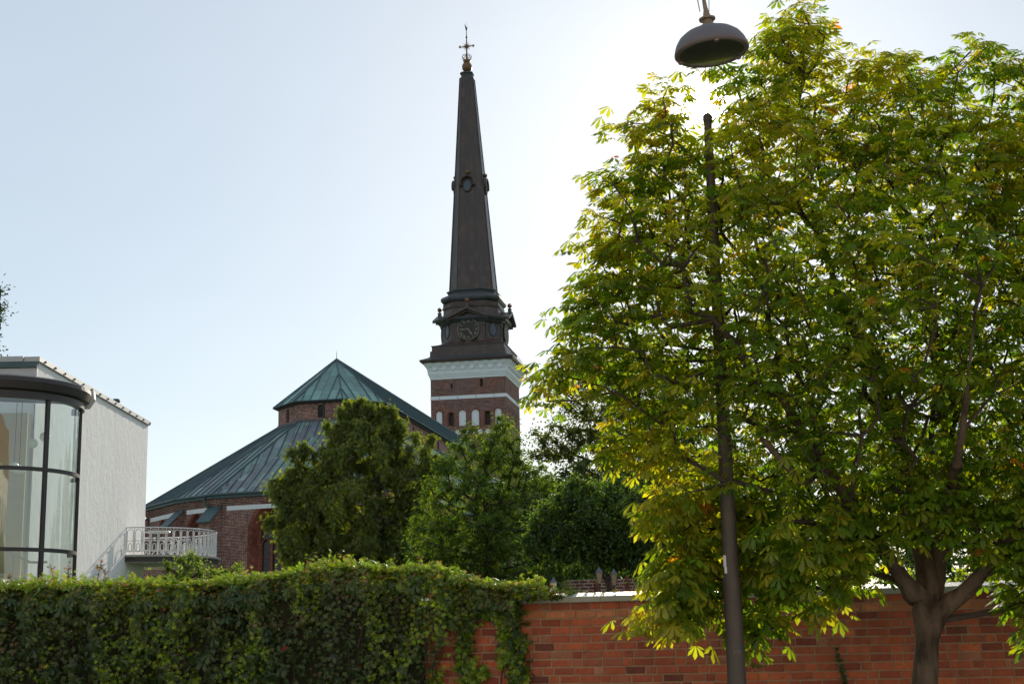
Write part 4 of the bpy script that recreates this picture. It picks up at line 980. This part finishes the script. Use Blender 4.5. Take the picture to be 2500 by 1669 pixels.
bg_tree('broadleaf_tree', 'bright green small leaved tree rising below the church tower', 48,
    [(1051,1129),(1099,1087),(1128,1049),(1157,1042),(1170,1060),(1208,1046),(1214,1014),(1233,1010),(1243,1033),(1239,1055),(1268,1062),(1285,1100),(1330,1130),(1375,1200),(1390,1440),(990,1440),(1000,1300),(1030,1200)],
    420, 150, .12, 'narrow', [(.052, .085, .012), (.034, .062, .012), (.10, .125, .018)], (3, 3, 1.5), [(1190, 1440), (1195, 1300), (1180, 1180)], depth=2.2, rmin=.26, puff=.34, hang=.35)
bg_tree('broadleaf_tree', 'loose dark tree against the sky between tower and chestnut', 75,
    [(1384,888),(1414,862),(1468,850),(1600,850),(1700,900),(1720,1240),(1361,1240),(1315,1150),(1292,1100),(1285,1062),(1319,1047),(1345,1038),(1355,1000),(1365,925)],
    300, 150, .17, 'single', [(.045, .060, .018), (.060, .070, .022), (.09, .075, .025)], (4, 3, 1), [(1480, 1400), (1490, 1200), (1500, 1050)], depth=3.0, rmin=.5, puff=.62, tr=.22)
bg_tree('broadleaf_tree', 'low spreading dark tree with forked trunk behind the bare stretch of wall', 40,
    [(1300,1260),(1335,1215),(1352,1240),(1368,1185),(1430,1160),(1470,1190),(1500,1168),(1560,1190),(1621,1220),(1700,1240),(1740,1440),(1640,1445),(1560,1410),(1500,1380),(1450,1400),(1410,1345),(1380,1375),(1330,1350),(1290,1380),(1275,1310)],
    300, 170, .11, 'single', [(.045, .075, .022), (.035, .062, .022), (.08, .10, .025)], (3, 3, 1), [(1490, 1452), (1483, 1420), (1460, 1370), (1435, 1330)], depth=2.0, rmin=.26, puff=.34, tr=.09)
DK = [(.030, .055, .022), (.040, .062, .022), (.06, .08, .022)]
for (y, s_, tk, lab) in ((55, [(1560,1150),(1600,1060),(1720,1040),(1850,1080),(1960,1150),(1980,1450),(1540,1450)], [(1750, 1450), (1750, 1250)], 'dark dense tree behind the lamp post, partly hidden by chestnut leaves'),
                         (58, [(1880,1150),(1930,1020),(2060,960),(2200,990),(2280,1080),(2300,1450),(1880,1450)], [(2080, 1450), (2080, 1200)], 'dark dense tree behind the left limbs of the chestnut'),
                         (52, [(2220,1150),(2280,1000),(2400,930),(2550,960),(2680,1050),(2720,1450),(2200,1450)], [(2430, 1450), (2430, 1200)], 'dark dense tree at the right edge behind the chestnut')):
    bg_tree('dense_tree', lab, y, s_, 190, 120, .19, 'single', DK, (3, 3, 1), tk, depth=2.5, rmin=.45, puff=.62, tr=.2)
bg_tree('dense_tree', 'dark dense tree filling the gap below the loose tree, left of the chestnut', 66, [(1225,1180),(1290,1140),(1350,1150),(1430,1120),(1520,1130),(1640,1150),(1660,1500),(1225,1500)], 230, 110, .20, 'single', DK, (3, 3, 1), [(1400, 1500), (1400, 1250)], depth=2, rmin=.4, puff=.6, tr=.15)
bg_tree('evergreen_hedge', 'dark hedge mass under the trees between the church and the lanterns', 60, [(980,1440),(1000,1330),(1100,1300),(1250,1290),(1400,1300),(1560,1280),(1700,1290),(1760,1480),(1760,1560),(980,1570)], 240, 90, .22, 'single', DK, (3, 3, 1), [(1300, 1560), (1300, 1450)], depth=1.5, rmin=.4, puff=.6, tr=.1)
bg_tree('dense_tree', 'dark tree just showing at the left edge behind the white house', 60, [(2,700),(-6,665),(-60,620),(-220,620),(-260,800),(-220,1000),(-10,1000),(4,860),(-8,800),(2,760)], 90, 200, .16, 'single', DK, (3, 3, 1), [(-100, 1300), (-100, 1000)], depth=2, rmin=.4, puff=.5)
bg_tree('garden_bush', 'rounded green bush below the balcony behind the creeper', 25, [(375,1440),(385,1395),(410,1362),(440,1347),(475,1352),(497,1375),(505,1440),(500,1520),(380,1520)], 60, 120, .05, 'single', [(.07, .10, .03), (.10, .13, .04), (.05, .08, .025)], (3, 2, 2), [(440, 1540), (440, 1480)], depth=.4, rmin=.12, puff=.13, tr=.03)
bg_tree('garden_bush', 'low loose bush right of the balcony behind the creeper', 25.5, [(490,1440),(505,1385),(540,1382),(580,1372),(610,1400),(640,1425),(640,1520),(490,1520)], 55, 110, .05, 'single', [(.07, .10, .03), (.10, .13, .04), (.06, .08, .025)], (3, 2, 2), [(560, 1540), (560, 1480)], depth=.4, rmin=.12, puff=.13, tr=.03)
for k, (u0, u1, vt, lab) in enumerate(((1640, 1860, 1395, 'sunlit bush over the wall beside the lamp post'), (1880, 2120, 1370, 'sunlit bush over the wall left of the chestnut trunk'), (2160, 2520, 1385, 'sunlit bush over the wall behind the chestnut trunk'))):
    bg_tree('garden_bush', lab, 17.5, [(u0, 1470), (u0+30, vt+20), ((u0+u1)/2, vt), (u1-30, vt+15), (u1, 1470), (u1, 1640), (u0, 1640)], 70, 90, .06, 'single', [(.13, .17, .03), (.17, .18, .035), (.08, .12, .03)], (3, 2, 2), [((u0+u1)/2, 1640), ((u0+u1)/2, 1500)], depth=.45, rmin=.12, puff=.14, tr=.03)

# ------------------------------------------------------------------ creeper over the wall
creeper = thing('virginia_creeper', 'thick leafy creeper hanging over the left part of the brick wall', 'climbing plant', (-4, WY(-4), 0))
xsT = [-9, -5.4, -4.0, -2.52, -2.2, -1.89, -1.3, -.89, -.6, -.35, 0, .3, .9, 1.3]; ztT = [2.31, 2.31, 2.27, 2.29, 2.33, 2.38, 2.37, 2.36, 2.27, 2.19, 2.14, 2.11, 2.075, 2.07]
def surf(x, s_):
    """s 0..1 up the face, 1..2 over the crest; returns pos, normal"""
    top = np.interp(x, xsT, ztT); thick = np.interp(x, [-9, -1.2, -.5, .2, 1.3], [.30, .30, .2, .06, .02]); bul = .06*np.sin(x*3.1+1)+.05*np.sin(x*7.3)
    f = np.clip(s_, 0, 1); z = f*(top-.22); d = .10+thick*f**2+bul*f
    a = np.clip(s_-1, 0, 1)*PI*.8; rr = .2; z = np.where(s_ > 1, top-.22+np.sin(a)*.2, z); d = np.where(s_ > 1, .10+thick+bul-(1-np.cos(a))*(thick+.25)*.55, d)
    nx = np.zeros_like(x); nd = np.where(s_ > 1, np.cos(a), 1); nz = np.where(s_ > 1, np.sin(a), .15); return z, d, nd, nz
def wpos(x, z, d): return np.stack([x+wnrm.x*d, 13.94-.211*x+wnrm.y*d, z], 1)
def edge_x(z): return np.interp(z, [0, 1.26, 1.6, 1.85, 1.99, 2.2], [-1.0, -.84, -.72, -.56, -.30, .2])
parts = []
def vine(n, kind, s0, s1, size, cols, wts, lift=.05, zonal=None, smin=.0, smax=2.0, hangn=.6):
    x = rng.uniform(-7.5, 1.25, n); s_ = rng.uniform(smin, smax, n); z, d, nd, nz = surf(x, s_)
    k = (x < edge_x(z)+rng.normal(0, .05, n)) | ((s_ > 1.0) & (x < 1.1) & (rng.uniform(0, 1, n) < np.interp(x, [.2, 1.1], [1, .25]))); k &= (s_ > .3) | (rng.uniform(0, 1, n) < .5)
    k &= ~((x > .02) & (z < 2.035)); k &= ~((x > .25) & (rng.uniform(0, 1, n) > np.interp(x, [.25, .7, 1.2], [.95, .35, .05]))); k &= ~((x > .35) & (s_ < 1.55))
    if zonal is not None: k &= zonal(x, z, s_)
    x, s_, z, d, nd, nz = (a[k] for a in (x, s_, z, d, nd, nz)); n = len(x)
    lump = .045*np.sin(x*11+z*5)+.055*np.sin(x*17+1.8*np.sin(z*3.3+x))+.035*np.sin(x*4-z*9); P = wpos(x, z+rng.normal(0, .015, n), d+lump+rng.uniform(-.08, lift, n))
    N0 = np.stack([wnrm.x*nd, wnrm.y*nd, nz], 1); N_ = unit(N0)+rng.normal(0, .35, (n, 3)); D = np.tile([0, 0, -1.], (n, 1))*np.where(s_[:, None] > 1.15, .2, 1)+rng.normal(0, .45, (n, 3))+N0*.35
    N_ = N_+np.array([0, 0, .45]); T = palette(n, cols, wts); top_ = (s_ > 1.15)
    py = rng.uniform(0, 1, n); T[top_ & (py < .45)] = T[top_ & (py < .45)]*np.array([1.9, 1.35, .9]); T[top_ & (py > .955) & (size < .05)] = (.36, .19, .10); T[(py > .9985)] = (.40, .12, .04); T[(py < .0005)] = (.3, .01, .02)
    return place(kind, P, D, N_, rng.uniform(.7, 1.3, n)*size, T), (x, z)
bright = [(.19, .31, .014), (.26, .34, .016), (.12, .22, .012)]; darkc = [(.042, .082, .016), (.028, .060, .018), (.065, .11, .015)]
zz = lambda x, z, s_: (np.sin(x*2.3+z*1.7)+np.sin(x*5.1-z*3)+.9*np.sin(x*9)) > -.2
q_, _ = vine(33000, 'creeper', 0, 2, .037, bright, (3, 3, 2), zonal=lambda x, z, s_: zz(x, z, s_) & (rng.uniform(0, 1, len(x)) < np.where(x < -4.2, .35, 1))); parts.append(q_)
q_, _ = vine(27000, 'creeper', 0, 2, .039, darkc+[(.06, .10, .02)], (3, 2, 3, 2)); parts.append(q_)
q_, _ = vine(12000, 'creeper', 0, 2, .034, [(.08, .11, .022), (.12, .14, .03), (.12, .09, .03)], (3, 3, 1), smin=.85, smax=1.9); parts.append(q_)
dz_ = lambda x, z, s_: (np.sin(x*4.7+z*6+2)+np.sin(x*2.9-z*9)) > 1.35
q_, _ = vine(9000, 'creeper', 0, 2, .032, [(.16, .10, .05), (.12, .09, .03), (.20, .13, .06)], (2, 2, 1), zonal=dz_, lift=.08); parts.append(q_)
q_, _ = vine(1300, 'creeper_big', 0, 2, .085, darkc, (3, 3, 2), lift=.12, smin=.45, smax=1.25, zonal=lambda x, z, s_: rng.uniform(0, 1, len(x)) < np.where(x < -2.3, 1, .22)); parts.append(q_)
q_, _ = vine(300, 'creeper_big', 0, 2, .08, [(.10, .17, .025), (.07, .13, .02)], (3, 3), lift=.14, smin=1.2, smax=1.9); parts.append(q_)
nfr = 7000; x = rng.uniform(-7.5, .25, nfr); top = np.interp(x, xsT, ztT); hh = np.abs(rng.normal(0, .045, nfr))*(1+.8*np.sin(x*4.3)*np.sin(x*1.7+1)); th_ = np.interp(x, [-9, -1.2, -.5, .2], [.30, .30, .2, .06])
P = wpos(x, top-.03+hh, .05+th_*rng.uniform(-.6, 1.0, nfr)-hh*.5)
parts.append(place('creeper', P, rng.normal(0, .6, (nfr, 3))+np.array([0, -.5, -.2]), rng.normal(0, .5, (nfr, 3))+np.array([0, -.3, 1.]), rng.uniform(.024, .046, nfr), palette(nfr, [(.24, .32, .03), (.32, .34, .05), (.34, .24, .12), (.18, .28, .02)], (4, 3, 1.2, 3))))
nfb = 160; x = rng.uniform(-7, .0, nfb); top = np.interp(x, xsT, ztT); P = wpos(x, top+rng.uniform(-.03, .07, nfb), .05+.3*rng.uniform(-.5, 1, nfb))
parts.append(place('creeper_big', P, rng.normal(0, .6, (nfb, 3))+np.array([0, -.5, .1]), rng.normal(0, .3, (nfb, 3))+np.array([0, -.2, 1.]), rng.uniform(.055, .085, nfb), palette(nfb, [(.20, .30, .03), (.14, .24, .02)], (1, 1))))
# hanging strands
def strand(x0, w0, z0, z1, n, kind='creeper', size=.045, cols=bright, wts=(2, 2, 2), d0=.03, d1=.14, sway=.03):
    z = rng.uniform(z0, z1, n); x = x0+sway*np.sin(z*6+x0*9)+rng.normal(0, 1, n)*w0*.42; P = wpos(x, z, rng.uniform(d0, d1, n)); N_ = np.tile([wnrm.x, wnrm.y, .4], (n, 1))+rng.normal(0, .4, (n, 3)); D = np.tile([0, 0, -1.], (n, 1))+rng.normal(0, .5, (n, 3))
    return place(kind, P, D, N_, rng.uniform(.7, 1.25, n)*size, palette(n, cols, wts))
parts += [strand(-.02, .12, .9, 2.04, 900, cols=darkc+bright, wts=(3, 2, 3, 1, 1, 1)), strand(-.05, .07, .6, 1.5, 300), strand(-.16, .06, 1.4, 1.9, 110), strand(-.48, .10, .5, 1.95, 650, cols=darkc+bright, wts=(2, 2, 2, 2, 2, 2)), strand(-.40, .06, .7, 1.5, 220), strand(-.55, .22, 1.78, 2.02, 300, cols=darkc+bright, wts=(2, 2, 2, 1, 1, 1)), strand(-.25, .22, 1.86, 2.02, 300, cols=darkc+bright, wts=(2, 2, 2, 1, 1, 1)),
          strand(-.3, .05, 1.3, 1.42, 60), strand(2.93, .02, .8, 1.55, 90, size=.035, cols=darkc, wts=(1, 1, 1)), strand(-.80, .09, .4, 1.4, 300)]
# sprigs standing above the crest
class Stems:
    def tube(s_, *a): q_ = MB(); q_.tube(*a); q_.build('stem', MAT['bark_dark'], creeper, world=True)
stems = Stems()
for (x, h, red) in [(-5.25, .12, 1), (-4.95, .10, 1), (-4.85, .22, 1), (-4.65, .20, 1), (-4.35, .24, 1), (-4.2, .16, 1), (-4.05, .12, 1), (-2.1, .12, 1), (-1.8, .14, 1), (-1.35, .08, 0), (-.95, .12, 1), (-.55, .10, 0), (-.3, .08, 1), (.25, .05, 1), (-3.3, .08, 0), (-2.7, .08, 0), (-3.8, .1, 0)]:
    top = float(np.interp(x, xsT, ztT))-.05; p0 = wp(x, top-.15, -.1+random.uniform(-.1, .15)); lean = random.uniform(-.12, .12); pts = [p0+Vector((lean*f*f, 0, (h+.2)*f)) for f in (0, .35, .7, 1)]; stems.tube(pts, [.006, .005, .004, .002], 4)
    n = 26 if red else 14; f = rng.uniform(.45, 1.02, n); P = np.array([tuple(p0+Vector((lean*q*q, 0, (h+.2)*q))) for q in f])+rng.normal(0, .018, (n, 3))
    cols = [(.20, .10, .05), (.13, .13, .03), (.28, .14, .08)] if red else bright
    parts.append(place('creeper', P, rng.normal(0, 1, (n, 3))+np.array([0, 0, -.3]), rng.normal(0, .5, (n, 3))+np.array([0, -.3, 1.]), rng.uniform(.02, .04, n), palette(n, cols, (2, 2, 1))))
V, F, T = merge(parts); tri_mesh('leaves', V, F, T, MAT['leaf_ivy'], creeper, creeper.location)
for k in range(60):
    x = random.uniform(-7, -.6); z = random.uniform(.2, 1.4); pts = []
    for j in range(6):
        xx = x+j*random.uniform(-.05, .08); zz_ = z+j*.17; zz2, d, _, _ = surf(np.array([xx]), np.array([min(1.0, zz_/2.1)])); pts.append(wp(xx, zz_, float(d[0])-.03+random.uniform(-.03, .06)))
    stems.tube(pts, .006, 4)
for x0 in (-.02, -.48, -.16): stems.tube([wp(x0+.03*math.sin(z*6+x0*9), z, .05) for z in np.linspace(.6, 2.0, 12)], .007, 4)
# dark sheet added behind the leaves; its colour stands in for shade in gaps
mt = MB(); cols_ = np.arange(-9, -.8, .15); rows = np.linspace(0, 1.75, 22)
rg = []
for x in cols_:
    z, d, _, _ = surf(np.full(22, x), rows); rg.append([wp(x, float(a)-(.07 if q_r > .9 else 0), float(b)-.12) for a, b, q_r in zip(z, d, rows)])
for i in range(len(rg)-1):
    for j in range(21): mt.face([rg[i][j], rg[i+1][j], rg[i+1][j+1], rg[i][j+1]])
mt.build('dark_backing', simple('dark_backing', (.020, .022, .010), .95, var=.5, scale=10), creeper, world=True)

# ------------------------------------------------------------------ lamp post and hanging street lamp
post = thing('lamp_post', 'tall tapering brown steel post in front of the brick wall', 'post', (1.68, 11.3, 0))
m = MB(); m.lathe([(.092, 0), (.087, .5), (.073, 1.3), (.070, 2.0), (.072, 2.04), (.072, 2.08), (.063, 2.11), (.057, 2.8), (.050, 3.7), (.042, 4.8), (.037, 5.5), (.034, 5.85)], n=24); m.build('shaft', MAT['post'], post, smooth=True)
m = MB(); m.lathe([(.034, 5.85), (.041, 5.86), (.041, 5.91), (.02, 5.93)], n=14); m.build('cap', MAT['post'], post)
m = MB()
for dx, dz in ((-.055, 2.14), (-.06, 2.10), (-.052, 2.07)): pass
def post_patch(mb, a0, a1, z0, z1, r_=.0665, n=5):
    for i in range(n):
        p, q = R(a0+(a1-a0)*i/n), R(a0+(a1-a0)*(i+1)/n); mb.face([(r_*math.cos(p), r_*math.sin(p), z0), (r_*math.cos(q), r_*math.sin(q), z0), (r_*math.cos(q), r_*math.sin(q), z1), (r_*math.cos(p), r_*math.sin(p), z1)])
post_patch(m, 195, 228, 2.17, 2.26, .0635); post_patch(m, 208, 232, 2.12, 2.17, .064); m.build('torn_sticker', MAT['white_metal'], post)
m = MB()   # faint scratched letters
def scr(pts, a_, z_, s_=.02): m.tube([(.0735*math.cos(R(a_)+p[0]*s_/.0665), .0735*math.sin(R(a_)+p[0]*s_/.0665), z_+p[1]*s_) for p in pts], .0009, 4)
scr([(0, 0), (0, 1), (.6, 0), (.6, 1)], 255, 1.51); scr([(1.5, .9), (1, 1), (.95, .6), (1.5, .45), (1.45, .05), (.9, 0)], 255, 1.51); scr([(1.9, 0), (1.9, 1), (2.4, 1)], 255, 1.51); scr([(1.9, .5), (2.3, .5)], 255, 1.51)
m.build('scratched_letters', MAT['zinc'], post)
m = MB(); m.tube([(-.02, 0, 5.9), (-.03, -.7, 7.4), (-.03, -1.6, 8.6)], .003, 4); m.tube([(.02, 0, 5.9), (.0, -.6, 7.3), (0, -1.6, 8.6)], .003, 4); m.build('stay_wires', MAT['iron'], post)

lamp = thing('hanging_street_lamp', 'grey dome shaped street lamp hanging from a cable against the sky', 'street lamp', (1.497, 9.7, 5.805))
lamp.rotation_euler = (0, R(-4.5), 0)
m = MB(); prof = [(.262, -.012), (.268, .0), (.266, .02), (.252, .058), (.226, .098), (.184, .132), (.12, .162), (.06, .178), (.05, .182)]
m.lathe(prof+[(.04, .18)]+[(r_-.012, z-.01) for r_, z in reversed(prof[2:-1])]+[(.25, .0)], n=48); me_ = m.build('lamp_shade', simple('grey_enamel', (.10, .10, .12), .55, var=.12, scale=6, bump=.05), lamp, smooth=True)
m = MB(); rg = [[(math.cos(2*PI*i/48)*r_, math.sin(2*PI*i/48)*r_, z) for r_, z in ((.270, .004), (.272, -.012), (.262, -.022), (.236, -.02), (.234, -.006), (.25, .004))] for i in range(49)]; m.loft(rg, cap=False); m.build('rim', simple('rim_brown', (.11, .085, .08), .5), lamp, smooth=True)
m = MB(); m.lathe([(.236, -.010), (.236, -.014), (.15, -.022), (.01, -.026)], n=40); m.build('lens', MAT['lamp_glass'], lamp, smooth=True)
m = MB(); m.lathe([(.03, .17), (.05, .12), (.075, .06), (.10, .02), (.11, .01)], n=24); m.build('reflector', MAT['zinc'], lamp, smooth=True)
m = MB(); m.lathe([(.005, .02), (.028, .035), (.035, .06), (.025, .09), (.018, .12)], n=16); m.build('bulb', MAT['globe'], lamp, smooth=True)
m = MB(); m.lathe([(.05, .185), (.052, .20), (.036, .205), (.036, .235), (.06, .24), (.062, .252), (.03, .262), (.022, .30), (.016, .33)], n=16); m.box((-.045, -.012, .225), (.045, .012, .25)); m.build('cap_fitting', MAT['rust'], lamp)
m = MB(); m.tube([(0, 0, .3), (-.005, 0, .40), (-.02, 0, .60), (-.02, 0, .64)], [.018, .014, .008, .008], 8); m.tube([(-.045, 0, .31), (-.05, 0, .42), (-.04, 0, .62)], .004, 5); m.tube([(-.02, 0, .62), (-.02, -.0, 2.6)], .005, 5); m.build('hanger', MAT['rust'], lamp)
for a in (30, 150, 270):
    m = MB(); m.box((.225, -.015, -.032), (.262, .015, -.018), Matrix.Rotation(R(a), 4, 'Z')); m.build('lens_clip', MAT['rust'], lamp)
cab = MB(); cab.tube([(x, 9.7+.0*x, 8.35+.004*(x-1.4)**2) for x in np.linspace(-14, 16, 14)], .006, 5); tag(cab.build('span_cable', MAT['iron']), 'thin steel cable stretched across the street above the hanging lamp', 'cable')

# ------------------------------------------------------------------ houses across the street, behind the viewer (seen only as reflections)
def street_house(name, x0, x1, h, label, c):
    t = thing(name, label, 'building', ((x0+x1)/2, -14, 0)); m = MB(); fr = Frame((x1, -14), (x0, -14)); hs = []
    if fr.n.y < 0: fr = Frame((x0, -14), (x1, -14))
    for fl_ in range(3):
        for k in range(int((x1-x0)/3)): hs.append(rect(1.0+k*3, 1.2+fl_*3.8, 2.2+k*3, 3.2+fl_*3.8))
    L_ = x1-x0; panel(m, fr, rect(0, 0, L_, h), [q for q in hs if q[1][0] < L_-.5])
    for q in hs: reveal(m, fr, q, q, 0, -.15)
    m.build('facade', simple('facade_'+name, c, .9, var=.06), t, world=True)
    for q in hs:
        if q[1][0] < L_-.5: g_ = MB(); panel(g_, fr, q, d=-.13); g_.build('window', MAT['oval_pane'], t, world=True)
    m = MB(); m.loft([[(x0-.3, -13.6, h), (x1+.3, -13.6, h), (x1+.3, -24, h), (x0-.3, -24, h)], [(x0-.3, -18, h+3.5), (x1+.3, -18, h+3.5), (x1+.3, -20, h+3.5), (x0-.3, -20, h+3.5)]]); m.build('roof', simple('tile_'+name, (.2, .07, .04), .8), t, world=True)
street_house('town_house', -34, -4, 12.5, 'pale yellow town house across the street, behind the viewer', (.78, .62, .40))
street_house('town_house', -3.5, 26, 12.5, 'cream white town house across the street, behind the viewer on the right', (.80, .74, .64))

# ------------------------------------------------------------------ garden lanterns and little building seen under the trees
def lantern(loc, label, s_=1.0, white=False):
    t = thing('park_lantern', label, 'street lamp', loc, 0, 'old lanterns in the churchyard')
    h = loc[2]; t.location = (loc[0], loc[1], 0); z = h
    m = MB(); m.lathe([(.05, 0), (.04, .4), (.02, z-.40), (.035, z-.38), (.035, z-.36)], n=10); m.build('post', MAT['iron'], t)
    m = MB()
    q = lambda r_, zz: [(r_, r_, zz), (-r_, r_, zz), (-r_, -r_, zz), (r_, -r_, zz)]
    m.loft([q(.045, z-.36), q(.075, z-.09)]); m.build('lantern_glass', MAT['white_metal'] if white else simple('amber_glass', (.3, .2, .12), .3), t)
    m = MB(); m.loft([q(.09, z-.09), q(.085, z-.07), q(.04, z-.01), q(.012, z+.05)])
    for a in range(4): sx, sy = ((1, 1), (-1, 1), (-1, -1), (1, -1))[a]; m.tube([(sx*.045, sy*.045, z-.36), (sx*.075, sy*.075, z-.09)], .008, 4)
    m.build('lantern_roof', MAT['lead'], t)
lantern((2.05, 36, 3.33), 'park lantern left of the forked tree trunk above the wall')
lantern((2.45, 36.5, 3.30), 'park lantern half hidden just right of the forked tree trunk')
lantern((.83, 33, 2.98), 'small lantern with white panes above the end of the creeper', white=True)
hut = thing('brick_outbuilding', 'low brick building with green copper hip roof glimpsed under the trees', 'building', (3.2, 52, 0))
m = MB(); m.box((-1.5, 0, 0), (1.2, 4, 3.7)); m.build('brick_wall', MAT['church_brick'], hut)
m = MB(); m.loft([[(-2.6, -.4, 2.6), (-1.5, -.4, 2.6), (-1.5, .4, 2.6), (-2.6, .4, 2.6)], [(-2.15, -.1, 4.2), (-2.0, -.1, 4.2), (-2.0, .1, 4.2), (-2.15, .1, 4.2)]]); m.build('porch_roof', MAT['copper_trim'], hut)
for x in (-.4, .1, .7): m = MB(); m.box((x, -.06, 0), (x+.12, .0-.002, 3.8)); m.build('pilaster', MAT['arch_brick'], hut)
